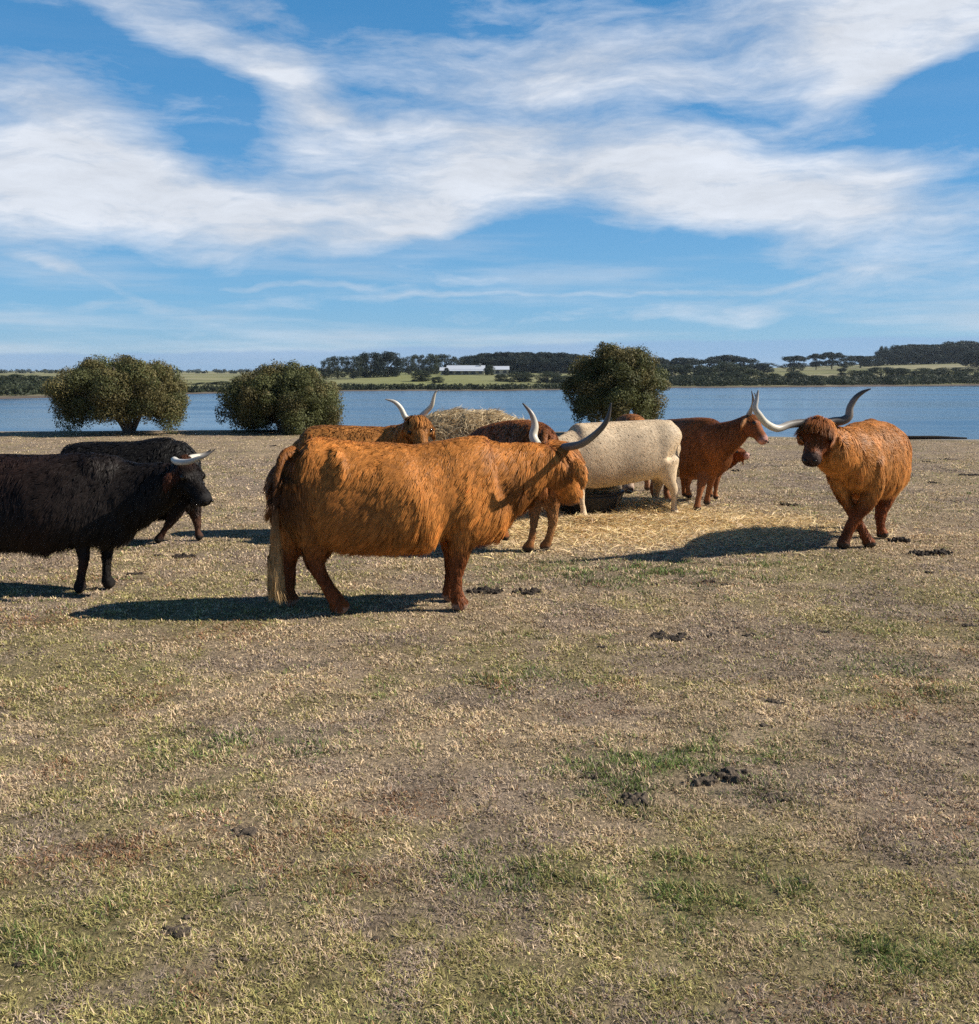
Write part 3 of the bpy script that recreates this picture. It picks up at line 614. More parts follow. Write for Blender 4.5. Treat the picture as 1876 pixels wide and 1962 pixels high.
TAILTIP = {}
def cow(name, label, col, tip, trunk, neck, head, legs, horns, tail=None, group='herd of long-haired cattle', n=50000, hw=.006, L=.06, shag=1., hs=1., voxel=.02, seed=1, curl=1.5, facehair=.022, relief=.03, ears=1., clump=22, clump_f=.6, lift=.30, srand=.2, colvar=1., slim=.80,
        hf=None, mop=.1, muzzle=(.20, .13, .10), hoof=(.06, .045, .035), bumps=(), legcol=None, hornc=((.55, .52, .46), (.05, .045, .04)), patches=(), cat='cow', fat=.022, leg_dark=None, face=None, earc=None):
    f0 = legs[0][2][-1]; off = G(f0[0], f0[1]+5)[1]-legs[0][1]
    Wc = lambda a_, b_, c_: W(a_, b_, c_+off)
    r = np.random.default_rng(seed); col = np.array(col); tip = np.array(tip)
    B = Builder()
    T = []; ra = []; rb = []
    for px, yt, yb, Yd, w in trunk:
        T.append(Wc(px, (yt+yb)/2, Yd)); rb.append((yb-yt)/2*(Yd+off)/F-fat); ra.append(w*slim)
    T = np.array(T); fwd = T[-1]-T[0]; fwd[2] = 0; fwd = unit(fwd); side = np.cross(Z3, fwd)
    B.sweep(T, ra, rb, side, 'trunk', egg=.12, ring=28, cap=.75)
    NP = [Wc(p[0], p[1], p[2]) for p in neck]; B.sweep(NP, [p[3] for p in neck], [p[4] for p in neck], side, 'neck', ring=20, egg=.1)
    # head
    P0 = Wc(*head[0]); P1 = Wc(*head[1]); A = unit(P1-P0); Lh = np.linalg.norm(P1-P0)
    hfv = unit([hf[0], hf[1], 0]); HS = unit(np.cross(Z3, hfv)); HS = unit(HS-A*np.dot(HS, A)); HN = np.cross(A, HS)
    q = hs
    st = [(-.03, .085, .085, -.01), (.10, .105, .12, -.012), (.28, .105, .128, -.02), (.45, .084, .105, -.012), (.65, .066, .080, -.006), (.85, .076, .074, -.004), (.97, .072, .064, -.004)]
    B.sweep([P0+A*Lh*a+HN*o*q for a, w, h, o in st], [w*q for a, w, h, o in st], [h*q for a, w, h, o in st], HS, 'head', ring=20, egg=.08, cap=.5)
    B.sweep([NP[-1], P0+A*Lh*.08-HN*.04*q], [neck[-1][3]*.95, .10*q], [neck[-1][4]*.95, .11*q], side, 'neck', ring=16)
    for s_ in (-1, 1):          # jowl, brow, ears
        c = P0+A*Lh*.33+HS*s_*.085*q+HN*.055*q; B.ball(c, .036*q)
        e0 = P0+A*Lh*.07+HS*s_*.10*q-HN*.02*q; e1 = e0+(HS*s_*.05*q-Z3*.045*q)*ears-HN*.01; e2 = e0+(HS*s_*.085*q-Z3*.13*q)*ears-HN*.02
        B.sweep([e0, e1, e2], [.018*q, .026*q, .012*q], [.03*q, .042*q, .016*q], A, 'ear', ring=12, sub=3)
    # legs: chains from hip or shoulder down to the hoof, each given its distance at the top and at the foot
    feet = []
    for lg in legs:
        Yt, Yf, pts = lg; Yf = G(pts[-1][0], pts[-1][1]+5)[1]-off; ym = np.interp(pts[0][0], *zip(*sorted((w_[0], w_[3]) for w_ in trunk))); Yt = Yt+(ym-Yt)*(1-slim)*2.4; y0, y1 = pts[0][1], pts[-1][1]; ch = []
        for p in pts:
            u = (p[1]-y0)/(y1-y0); ch.append(Wc(p[0], p[1], Yt*(1-u)**1.5+Yf*(1-(1-u)**1.5)))
        dz = .035-ch[-1][2]
        for i, p in enumerate(ch): p[2] += dz*((i+1)/len(ch))**2
        ra_ = [p[2] for p in pts]; rb_ = [p[3] if len(p) > 3 else p[2]*1.15 for p in pts]
        sl_ = [.86 if .07 < c_[2] < .42 else 1. for c_ in ch]; ra_ = [a_*b_ for a_, b_ in zip(ra_, sl_)]; rb_ = [a_*b_ for a_, b_ in zip(rb_, sl_)]
        B.sweep(ch, ra_, rb_, side, 'leg', ring=16, sub=5, cap=.35)
        f = ch[-1]; hd = unit((f-ch[-2])*[1, 1, 0]*.2+fwd); B.sweep([f+Z3*.025-hd*.01, f+hd*.018-Z3*.005], [ra_[-1]*.98, ra_[-1]*1.12], [rb_[-1]*.8, rb_[-1]*.95], side, 'hoof', ring=14, cap=.4)
        feet.append(f)
    for (px, py, Yd, rad) in bumps: B.ball(Wc(px, py, Yd), rad)
    if tail:
        TP = [Wc(p[0], p[1], p[2]) for p in tail]; B.sweep(TP, [.038, .03, .026]+[.022]*(len(tail)-3), None or [.038, .03, .026]+[.022]*(len(tail)-3), side, 'tail', ring=10)
    O = np.array([T[:, 0].mean(), T[:, 1].mean(), 0.])
    root = thing(name, label, cat, O, group)
    bm = remesh(B.mesh('b', None), voxel, 5, .5)
    v, nn, t = mesh_arrays(bm); v[:, 2] = np.maximum(v[:, 2], .003+.02*np.minimum(0, v[:, 2]))
    lab, par = nearest_part(v, B.chains); pn = np.array([c[0] for c in B.chains])[lab]
    rel = np.isin(pn, ('trunk', 'neck'))*1.+.35*(pn == 'leg')*(v[:, 2] > .2)
    v = v+nn*(rel*relief*(1.1*(fbm(v*3.2, 2, seed+61)-.5)+.5*(fbm(v*[11, 11, 5], 2, seed+62)-.5))*(1-.7*sstep(nn[:, 2], .5, .9)))[:, None]
    # hide colour
    def region_col(P, pn, par, jit):
        n_ = len(P); c = np.tile(col, (n_, 1)).astype(float); tc_ = np.tile(tip, (n_, 1)).astype(float)
        lock = fbm(P*[9, 9, 5], 3, seed)[:, None]; big = fbm(P*2.2, 2, seed+5)[:, None]
        k = (1+colvar*(-.38+.76*lock))*(1+colvar*(-.28+.56*big))
        c = c*k; tc_ = tc_*k
        if legcol is not None:
            f = (sstep(-P[:, 2], -.62, -.35)*np.isin(pn, ('leg', 'hoof')))[:, None]; c = c*(1-f)+np.array(legcol)*k*f; tc_ = tc_*(1-f)+np.array(legcol)*1.2*k*f
        ta = ((P-P0)@A)/Lh; hd_ = pn == 'head'
        if face is not None:
            f = (sstep(ta, .0, .3)*hd_)[:, None]; c = c*(1-f)+np.array(face)*k*f; tc_ = tc_*(1-f)+np.array(face)*k*f
        mz = (sstep(ta, .78, .92)*hd_)[:, None]; c = c*(1-mz)+np.array(muzzle)*mz; tc_ = tc_*(1-mz)+np.array(muzzle)*mz
        if earc is not None:
            f = (pn == 'ear')[:, None]; c = np.where(f, np.array(earc)*k, c); tc_ = np.where(f, np.array(earc)*1.2*k, tc_)
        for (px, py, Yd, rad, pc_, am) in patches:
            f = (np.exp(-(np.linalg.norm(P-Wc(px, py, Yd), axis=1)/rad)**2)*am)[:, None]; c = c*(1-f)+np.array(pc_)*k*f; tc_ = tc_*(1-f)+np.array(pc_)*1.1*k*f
        if tail:
            f = ((pn == 'tail')*sstep(par, .5, .85))[:, None]; tt_ = np.array(TAILTIP.get(seed, tip)); tc_ = tc_*(1-f)+tt_*f*(.6+.7*lock)
            c = c*(1-f*.5)+tt_*f*.5
        hz = ((P[:, 2] < .055) & np.isin(pn, ('leg', 'hoof')))[:, None]
        c = np.where(hz, np.array(hoof)*1., c); tc_ = np.where(hz, np.array(hoof), tc_)
        return c, tc_, ta
    c, tc_, ta = region_col(v, pn, par, 0)
    body = paint(bm, c*.55+tc_*.35); bm.materials.clear(); bm.materials.append(M_SKIN)
    shr = np.where(np.isin(pn, ('trunk', 'neck')), .012, np.where(np.isin(pn, ('leg', 'head', 'tail')), .004, .0))*sstep(v[:, 2], .06, .2)
    v2 = v-nn*shr[:, None]-O; bm.vertices.foreach_set('co', v2.astype(np.float32).ravel()); bm.update()
    link('body', bm, root)
    # coat
    w = np.ones(len(v)); w[pn == 'tail'] = 3.; w[pn == 'hoof'] = .1; w[(pn == 'head')] = 1.6; w[pn == 'ear'] = 2.
    P, N = sample_surface(v, nn, t, n, r, w)
    lab, par = nearest_part(P, B.chains); pn = np.array([q_[0] for q_ in B.chains])[lab]
    c, tc_, ta = region_col(P, pn, par, 1)
    D = np.tile(-Z3*.75-fwd*.55, (n, 1)); D[pn == 'leg'] = -Z3; D[pn == 'neck'] = -Z3*.8-fwd*.35
    hm = pn == 'head'; D[hm] = A*.9-Z3*.2; D[pn == 'ear'] = -Z3*.7+A*.3; D[pn == 'tail'] = -Z3
    kn = np.stack([fbm(P*[7, 7, 4]+i*31, 2, seed+i) for i in range(3)], 1)-.5
    kn[pn == 'tail'] *= .15
    D = D + kn*curl + r.normal(size=D.shape)*.10
    D = D-N*(np.sum(D*N, 1)[:, None])*.92; D /= np.linalg.norm(D, axis=1)[:, None]+1e-9
    Ln = np.full(n, L)*(.55+.9*fbm(P*4., 2, seed+9)); low = sstep(-N[:, 2], -.1, .6)*(pn == 'trunk'); Ln *= 1+low*.9*shag
    Ln *= np.where(N[:, 2] > .7, .7, 1.)
    lg = pn == 'leg'; Ln[lg] = L*(.5+.5*sstep(P[lg, 2], .25, .7))*(.7+.6*r.random(lg.sum()))
    Ln[pn == 'neck'] *= 1.15
    Ln[hm] = facehair+mop*.9*sstep(.22-ta[hm], -.06, .10); Ln[hm & (ta > .86)] = .009
    Ln[pn == 'ear'] = .045*shag; Ln[pn == 'hoof'] = .008; Ln[(P[:, 2] < .05)] = .008
    tl = pn == 'tail'; Ln[tl] = .03+.15*sstep(par[tl], .45, .9); Ln = Ln*r.uniform(.75, 1.25, n)
    # hair must not go under the ground
    Ln = np.minimum(Ln, np.maximum(P[:, 2]*.95, .006))
    # each hair gets its own random tone
    jit = 1+colvar*r.uniform(-.2, .22, n)[:, None]
    wd_ = hw*r.uniform(.6, 1.3, n); wd_[hm] *= .7
    hair = strands(P-O, N, D, Ln, wd_, c*jit, tc_*jit, lift=lift, sag=.34, r=r, clump=clump, clump_f=clump_f, srand=srand)
    link('coat', hair, root)
    for s_ in (-1, 1):
        eb = Builder(); eb.ball(P0+A*Lh*.36+HS*s_*.098*q+HN*.04*q-O, .023*q); me = eb.mesh('eye', M_EYE); link('eye', me, root)
        nb = Builder(); nb.ball(P0+A*Lh*1.03+HS*s_*.033*q+HN*.022*q-O, np.array([.014, .014, .011])*q); me = nb.mesh('nostril', M_EYE); link('nostril', me, root)
    for h in horns:
        pts, rad, cc = h; hb = Builder(); hp = [Wc(*p)-O for p in pts]; rd = np.array(rad)*.86
        hb.sweep(hp, rd, rd, Z3 if abs(unit(hp[-1]-hp[0])[2]) < .7 else np.array([1, 0, 0]), 'horn', ring=14, sub=6, cap=.8, transport=True)
        me = hb.mesh('horn', M_HORN); hv = np.array(hb.v[0]); hpar = np.clip((np.arange(len(hv))//14-3)/(len(hv)//14-7), 0, 1)
        ks = np.linspace(0, 1, len(cc)); hc = np.stack([np.interp(hpar, ks, [x[i] for x in cc]) for i in range(3)], 1)
        paint(me, hc); link('horn', me, root)
    return root

WHT = (.62, .56, .44); GRY = (.28, .25, .22); DRK = (.045, .038, .035)
GING = (.22, .060, .011); GTIP = (.76, .31, .068)
TAILTIP[1] = (.52, .35, .16)
# main ginger cow, side on, head turned away
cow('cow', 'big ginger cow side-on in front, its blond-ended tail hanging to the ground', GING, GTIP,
    trunk=[(568,842,965,6.72,.19),(580,830,1002,6.72,.28),(605,829,1010,6.72,.31),(660,836,1030,6.74,.36),(720,840,1048,6.76,.39),(790,842,1044,6.78,.39),(845,838,1022,6.80,.31),(900,829,1030,6.82,.28),(938,834,1030,6.84,.23),(962,850,1005,6.86,.16)],
    neck=[(905,912,6.84,.19,.25),(960,912,6.87,.16,.235),(1003,900,6.9,.13,.195),(1043,884,6.93,.115,.14)],
    head=((1064,868,6.97),(1097,957,7.18)), hf=(.5,.87), hs=1.22, facehair=.045, clump_f=.55, lift=.30, clump=34, n=250000, hw=.0065, L=.092, shag=1.1, voxel=.018, seed=1,
    legs=[(6.60,6.58,[(592,920,.17,.25),(600,985,.14,.20),(607,1035,.09,.125),(604,1074,.058,.084),(620,1112,.043,.050),(640,1146,.052,.056),(654,1171,.056,.064)]),
          (6.90,6.98,[(572,930,.13,.2),(566,990,.1,.14),(562,1035,.075,.10),(554,1066,.052,.07),(554,1104,.044,.052),(553,1134,.046,.048),(558,1157,.052,.058)]),
          (6.66,6.66,[(893,915,.12,.19),(893,980,.11,.15),(885,1030,.072,.092),(879,1072,.050,.062),(875,1108,.037,.041),(876,1142,.045,.049),(882,1165,.053,.060)]),
          (7.00,7.04,[(890,915,.1,.16),(880,980,.09,.12),(868,1030,.065,.08),(863,1070,.046,.054),(862,1100,.037,.041),(860,1130,.045,.048),(860,1147,.052,.058)])],
    horns=[([(1070,860,6.95),(1084,857,6.88),(1115,850,6.78),(1146,827,6.70),(1164,803,6.67),(1171,773,6.66)],[.036,.034,.030,.024,.018,.006],[(.10,.085,.07),(.14,.12,.10),(.16,.14,.12),(.08,.07,.06),DRK]),  # near horn coloured dark to paint its shaded side
           ([(1056,862,7.02),(1036,858,7.12),(1022,838,7.18),(1025,815,7.2),(1018,792,7.2),(1002,773,7.2)],[.036,.034,.036,.030,.02,.006],[(.5,.48,.44),WHT,WHT,WHT,GRY,DRK])],
    tail=[(562,862,6.66),(542,872,6.56),(530,915,6.50),(527,990,6.47),(528,1060,6.46),(529,1108,6.46)],
    bumps=[(650,888,6.585,(.045,.085,.11)),(662,925,6.53,(.06,.07,.17)),(915,912,6.78,(.14,.10,.25)),(600,930,6.58,(.15,.10,.22))],
    legcol=(.18,.052,.013), mop=.09, hoof=(.30,.19,.14), relief=.045, patches=[(545,880,6.62,.22,(.12,.035,.010),.6),(528,950,6.48,.22,(.045,.018,.009),.9),(1060,900,6.95,.10,(.13,.035,.01),.6),(700,1040,6.6,.35,(.13,.04,.011),.6),(1085,960,7.1,.06,(.10,.03,.012),.6),(1080,888,6.98,.11,(.055,.015,.007),.85),(1005,935,6.8,.15,(.10,.026,.009),.6),(935,1015,6.75,.14,(.11,.03,.01),.5),(1050,930,6.95,.08,(.07,.02,.008),.6)])  # dark face and neck patches paint shade into the coat colour
# black cow entering from the left edge
BLK = (.005, .004, .0036); BTIP = (.020, .0145, .012)
cow('cow', 'black long-haired cow with short white horns, cut off by the left edge of the photo', BLK, BTIP,
    trunk=[(-150,885,960,7.2,.16),(-125,868,1000,7.2,.27),(-60,862,1034,7.2,.34),(10,863,1048,7.2,.37),(80,865,1050,7.2,.37),(140,862,1044,7.2,.33),(190,861,1040,7.2,.27),(232,868,1034,7.2,.2),(255,885,1012,7.2,.13)],
    neck=[(215,945,7.2,.18,.26),(265,942,7.2,.15,.225),(303,930,7.18,.125,.175),(335,918,7.14,.11,.13)],
    head=((348,898,7.12),(396,962,6.98)), hf=(.9,-.44), hs=.92, n=80000, hw=.008, L=.075, shag=1.1, voxel=.02, seed=2,
    legs=[(7.05,7.07,[(165,960,.1,.16),(158,1005,.09,.12),(158,1042,.06,.075),(160,1072,.045,.052),(156,1102,.036,.04),(154,1122,.04,.044),(152,1132,.048,.054)]),
          (7.35,7.30,[(200,960,.1,.15),(205,1005,.08,.11),(206,1042,.055,.07),(205,1070,.043,.05),(204,1095,.036,.04),(206,1115,.04,.042),(209,1124,.048,.052)]),
          (7.05,7.0,[(-110,950,.13,.2),(-105,1010,.09,.12),(-112,1060,.05,.06),(-106,1100,.04,.045),(-100,1135,.048,.052)]),
          (7.35,7.35,[(-120,950,.12,.18),(-125,1010,.08,.1),(-130,1055,.05,.055),(-126,1090,.04,.042),(-120,1118,.048,.05)])],
    horns=[([(346,887,7.05),(334,881,6.98),(340,885,6.92),(360,885,6.86),(380,878,6.84),(396,872,6.84),(412,861,6.85)],[.022,.026,.026,.023,.018,.012,.004],[WHT,WHT,(.62,.6,.56),(.45,.43,.4),(.5,.46,.4),GRY,DRK]),
           ([(358,884,7.2),(366,878,7.3),(380,875,7.38),(394,870,7.4),(404,862,7.4)],[.03,.03,.026,.016,.005],[WHT,WHT,WHT,GRY,DRK])],
    patches=[(350,874,7.12,.075,(.09,.035,.016),.9),(337,910,7.02,.035,(.12,.038,.014),.8),(95,1030,6.85,.045,(.45,.13,.03),1.),(60,1020,6.85,.12,(.07,.025,.012),.5),(0,880,7.1,.5,(.030,.014,.010),.6),(155,1085,7.05,.1,(.06,.022,.012),.6)],
    muzzle=(.02,.018,.018), hoof=(.02,.016,.014), mop=.05, bumps=[(175,925,7.10,(.13,.08,.2)),(352,880,7.12,(.05,.05,.035))], earc=(.07,.024,.012), ears=.8)
# black cow behind it
cow('cow', 'hornless-looking black cow standing behind the horned black one, head lowered out of sight', BLK, (.013,.011,.010),
    trunk=[(100,872,930,9.15,.13),(114,852,980,9.15,.24),(150,842,998,9.15,.29),(200,841,1003,9.15,.31),(265,840,1000,9.15,.31),(310,833,990,9.15,.28),(345,832,980,9.15,.21),(364,842,960,9.15,.14)],
    neck=[(335,885,9.15,.16,.22),(355,895,9.12,.13,.17),(364,905,9.1,.11,.13)],
    head=((366,905,9.08),(378,968,8.95)), hf=(.85,-.5), hs=.85, n=30000, hw=.009, L=.06, voxel=.025, seed=3,
    legs=[(9.0,9.05,[(342,960,.09,.14),(334,985,.065,.085),(322,1006,.045,.05),(312,1022,.038,.04),(303,1037,.048,.052)]),
          (9.3,9.2,[(366,955,.09,.13),(374,985,.06,.075),(378,1005,.045,.05),(379,1020,.036,.04),(381,1032,.048,.05)]),
          (9.0,9.1,[(125,955,.1,.16),(120,990,.07,.08),(112,1012,.045,.05),(118,1034,.046,.05)]),
          (9.3,9.3,[(135,955,.1,.15),(140,990,.06,.07),(136,1010,.045,.05),(142,1028,.046,.05)])],
    horns=[], patches=[(379,1010,9.2,.16,(.13,.06,.035),.7),(312,1015,9.05,.12,(.09,.035,.02),.6)], muzzle=(.02,.018,.018), hoof=(.02,.016,.014), mop=.06,
    tail=[(112,880,9.15),(98,900,9.13),(96,940,9.12),(96,980,9.12)])
# ginger cow right behind the main one, looking at the camera over its back
cow('cow', 'ginger cow mostly hidden behind the big one, its lyre horns and face above its back', (.24,.080,.016), (.62,.27,.07),
    trunk=[(578,835,890,9.62,.15),(592,812,915,9.62,.26),(640,810,932,9.62,.32),(700,812,938,9.6,.33),(745,812,930,9.58,.28),(772,818,912,9.56,.2)],
    neck=[(755,852,9.55,.16,.2),(778,843,9.42,.14,.17),(792,832,9.3,.12,.14)],
    head=((797,808,9.2),(815,872,8.98)), hf=(.28,-.96), n=38000, hw=.009, L=.06, voxel=.024, seed=4, mop=.10,
    legs=[(9.4,9.45,[(600,925,.12,.17),(604,965,.07,.09),(598,990,.045,.05),(606,1022,.048,.05)]),(9.8,9.75,[(590,925,.12,.17),(590,965,.07,.08),(584,985,.045,.05),(590,1012,.048,.05)]),
          (9.4,9.4,[(750,925,.1,.13),(752,965,.06,.07),(750,995,.042,.045),(752,1024,.048,.05)]),(9.75,9.7,[(742,925,.1,.13),(738,965,.06,.07),(736,990,.042,.045),(738,1014,.048,.05)])],
    horns=[([(783,803,9.2),(776,798,9.2),(768,782,9.2),(756,770,9.18),(739,765,9.16)],[.03,.03,.026,.02,.006],[(.5,.47,.42),WHT,WHT,(.5,.45,.38),GRY]),
           ([(808,796,9.2),(817,788,9.2),(827,777,9.18),(831,762,9.16),(835,751,9.15),(842,747,9.15)],[.03,.028,.025,.018,.012,.005],[(.5,.47,.42),WHT,WHT,WHT,GRY])])
# ginger cow seen from behind
cow('cow', 'ginger cow with its rump to the camera, feeding behind the big cow\'s head', (.17,.048,.011), (.42,.155,.04),
    trunk=[(1046,836,920,8.60,.14),(1034,806,948,8.75,.26),(1018,800,962,9.0,.31),(995,800,966,9.3,.33),(962,803,958,9.65,.31),(930,811,938,9.9,.25),(908,822,918,10.05,.17)],
    neck=[(915,868,10.0,.15,.18),(898,876,10.25,.13,.15),(886,892,10.42,.11,.13)],
    head=((884,902,10.5),(872,950,10.68)), hf=(-.4,.9), n=38000, hw=.009, L=.06, voxel=.024, seed=5,
    legs=[(8.75,8.68,[(1020,935,.10,.15),(1024,970,.07,.09),(1024,997,.048,.06),(1020,1025,.042,.046),(1016,1044,.046,.05),(1012,1053,.052,.056)]),
          (8.85,8.72,[(1056,930,.10,.15),(1058,968,.075,.09),(1059,997,.054,.062),(1054,1024,.046,.05),(1048,1042,.048,.05),(1044,1051,.052,.056)]),
          (9.6,9.2,[(955,935,.1,.12),(960,975,.06,.07),(965,1005,.042,.045),(968,1033,.048,.05)]),
          (9.8,9.8,[(915,925,.1,.12),(915,965,.06,.07),(915,990,.042,.045),(915,1010,.048,.05)])],
    horns=[], patches=[(1058,810,8.7,.16,(.075,.018,.008),.8),(1052,1000,8.75,.25,(.42,.24,.10),.6),(930,812,9.9,.2,(.08,.03,.012),.6)],  # dark patch on top of the rump paints a horn's shadow
    tail=[(1044,824,8.60),(1042,850,8.5),(1040,890,8.47),(1040,925,8.47)])
# cream cow
cow('cow', 'cream-coloured cow standing side-on at the hay, facing left', (.70,.52,.33), (.88,.71,.49),
    trunk=[(1288,840,892,10.85,.13),(1276,804,912,10.85,.25),(1250,800,918,10.85,.29),(1215,802,926,10.8,.31),(1170,804,934,10.75,.33),(1130,806,938,10.65,.32),(1095,808,932,10.55,.26),(1080,820,912,10.5,.18)],
    neck=[(1092,862,10.5,.16,.2),(1068,866,10.4,.13,.16),(1050,874,10.32,.11,.13)],
    head=((1046,876,10.28),(1012,930,10.18)), hf=(-.9,-.3), n=80000, hw=.0065, L=.028, curl=.30, shag=.3, clump=40, clump_f=.06, lift=.10, srand=.04, colvar=.45, voxel=.022, seed=6, mop=.05, fat=.014,
    legs=[(10.72,10.78,[(1272,885,.13,.2),(1282,918,.085,.11),(1292,942,.05,.062),(1291,962,.042,.046),(1292,976,.045,.048),(1293,984,.05,.054)]),
          (11.0,11.05,[(1266,890,.12,.18),(1262,920,.08,.1),(1258,943,.048,.058),(1257,958,.042,.045),(1259,972,.05,.054)]),
          (10.45,10.46,[(1112,900,.1,.14),(1111,932,.075,.09),(1114,955,.05,.055),(1117,975,.038,.042),(1119,993,.048,.052)]),
          (10.7,10.72,[(1098,900,.1,.14),(1082,932,.07,.08),(1072,955,.045,.05),(1064,970,.038,.042),(1056,984,.048,.05)])],
    horns=[([(1052,868,10.15),(1062,862,9.95),(1066,850,9.85)],[.028,.022,.007],[WHT,WHT,GRY]),([(1042,866,10.4),(1034,860,10.6),(1032,850,10.7)],[.028,.022,.007],[WHT,WHT,GRY])],
    patches=[(1256,945,11.0,.25,(.30,.17,.08),.7),(1160,930,10.45,.3,(.36,.21,.12),.4)], muzzle=(.5,.3,.24), hoof=(.30,.24,.18),
    tail=[(1282,808,10.85),(1295,826,10.86),(1298,860,10.86),(1297,890,10.86)], relief=.012)
TAILTIP[6] = (.75, .62, .45)
# brown cow
cow('cow', 'red-brown cow in profile with upright horns, its tan ear hanging, facing right', (.17,.048,.012), (.40,.14,.038),
    trunk=[(1252,820,880,12.1,.16),(1272,801,903,12.0,.27),(1306,797,914,11.7,.31),(1338,795,920,11.4,.30),(1366,797,916,11.2,.25),(1384,808,900,11.05,.16)],
    neck=[(1366,850,11.1,.17,.24),(1392,838,11.0,.14,.20),(1412,826,10.95,.12,.155),(1424,817,10.92,.11,.125)],
    head=((1433,802,10.9),(1466,847,10.72)), hf=(.93,-.37), hs=.95, n=42000, hw=.0075, L=.04, curl=.5, shag=.5, clump=30, clump_f=.25, lift=.16, srand=.06, voxel=.022, seed=7, mop=.05,
    legs=[(11.15,11.05,[(1352,890,.1,.14),(1346,920,.075,.09),(1341,943,.05,.058),(1337,962,.042,.046),(1335,976,.05,.054)]),
          (11.55,11.6,[(1364,890,.1,.13),(1362,920,.06,.07),(1358,940,.045,.05),(1355,955,.042,.045),(1354,964,.048,.05)]),
          (11.85,11.8,[(1285,890,.12,.16),(1282,920,.07,.08),(1276,940,.045,.05),(1282,960,.048,.05)]),(12.2,12.2,[(1262,890,.12,.16),(1256,920,.07,.08),(1250,935,.045,.05),(1256,952,.048,.05)])],
    horns=[([(1436,796,10.85),(1439,786,10.8),(1443,774,10.76),(1443,762,10.74),(1440,749,10.74)],[.028,.026,.021,.015,.005],[GRY,(.35,.3,.26),GRY,(.15,.13,.11),DRK]),
           ([(1434,794,11.0),(1440,784,11.08),(1447,772,11.14),(1449,762,11.16),(1446,753,11.16)],[.028,.026,.02,.014,.005],[GRY,(.45,.42,.38),(.4,.36,.32),GRY,DRK])],
    muzzle=(.52,.27,.22), earc=(.42,.19,.075), face=(.26,.085,.03), legcol=(.26,.10,.04), patches=[(1310,800,11.6,.3,(.24,.11,.045),.5)])
# calf
cow('calf', 'small red calf with a pale pink nose tucked behind the red-brown cow', (.16,.045,.012), (.36,.12,.035),
    trunk=[(1302,856,900,12.4,.12),(1320,842,918,12.4,.19),(1350,843,920,12.35,.21),(1376,848,918,12.3,.16),(1388,860,905,12.28,.11)],
    neck=[(1380,884,12.28,.10,.13),(1398,878,12.2,.085,.105),(1408,872,12.15,.075,.085)],
    head=((1410,868,12.12),(1434,874,11.95)), hf=(.85,-.5), hs=.72, n=14000, hw=.009, L=.035, voxel=.02, seed=8, mop=.03,
    legs=[(12.3,12.25,[(1374,905,.07,.09),(1372,930,.04,.045),(1371,945,.033,.036),(1371,954,.038,.042)]),(12.4,12.5,[(1364,905,.07,.09),(1362,930,.04,.045),(1361,942,.033,.036),(1360,950,.038,.042)]),
          (12.3,12.3,[(1320,905,.08,.1),(1318,930,.04,.045),(1320,952,.038,.042)]),(12.5,12.5,[(1312,905,.08,.1),(1310,930,.04,.045),(1312,949,.038,.042)])],
    horns=[], muzzle=(.62,.36,.30), cat='calf', legcol=(.36,.14,.05))
# ginger cow behind the cream one
cow('cow', 'ginger cow behind the cream one, only its back and lowered head in the hay showing', (.26,.085,.02), (.55,.24,.07),
    trunk=[(1192,812,885,14.3,.18),(1198,794,900,14.1,.29),(1206,790,905,13.8,.31),(1214,791,905,13.4,.31),(1218,798,900,13.1,.26),(1220,812,885,12.95,.18)],
    neck=[(1220,852,12.95,.16,.19),(1216,872,12.8,.13,.16),(1212,890,12.65,.11,.13)],
    head=((1210,895,12.6),(1204,942,12.42)), hf=(-.25,-.96), n=18000, hw=.011, L=.06, voxel=.026, seed=9, mop=.06,
    legs=[(13.1,13.0,[(1200,880,.09,.12),(1198,915,.05,.055),(1198,938,.048,.05)]),(13.1,13.1,[(1238,880,.09,.12),(1240,915,.05,.055),(1240,936,.048,.05)]),
          (14.1,14.1,[(1182,880,.1,.13),(1180,905,.05,.055),(1180,920,.048,.05)]),(14.1,14.1,[(1214,880,.1,.13),(1214,905,.05,.055),(1214,920,.048,.05)])],
    horns=[], face=(.5,.36,.26), patches=[(1235,925,13.1,.3,(.45,.25,.16),.7)])
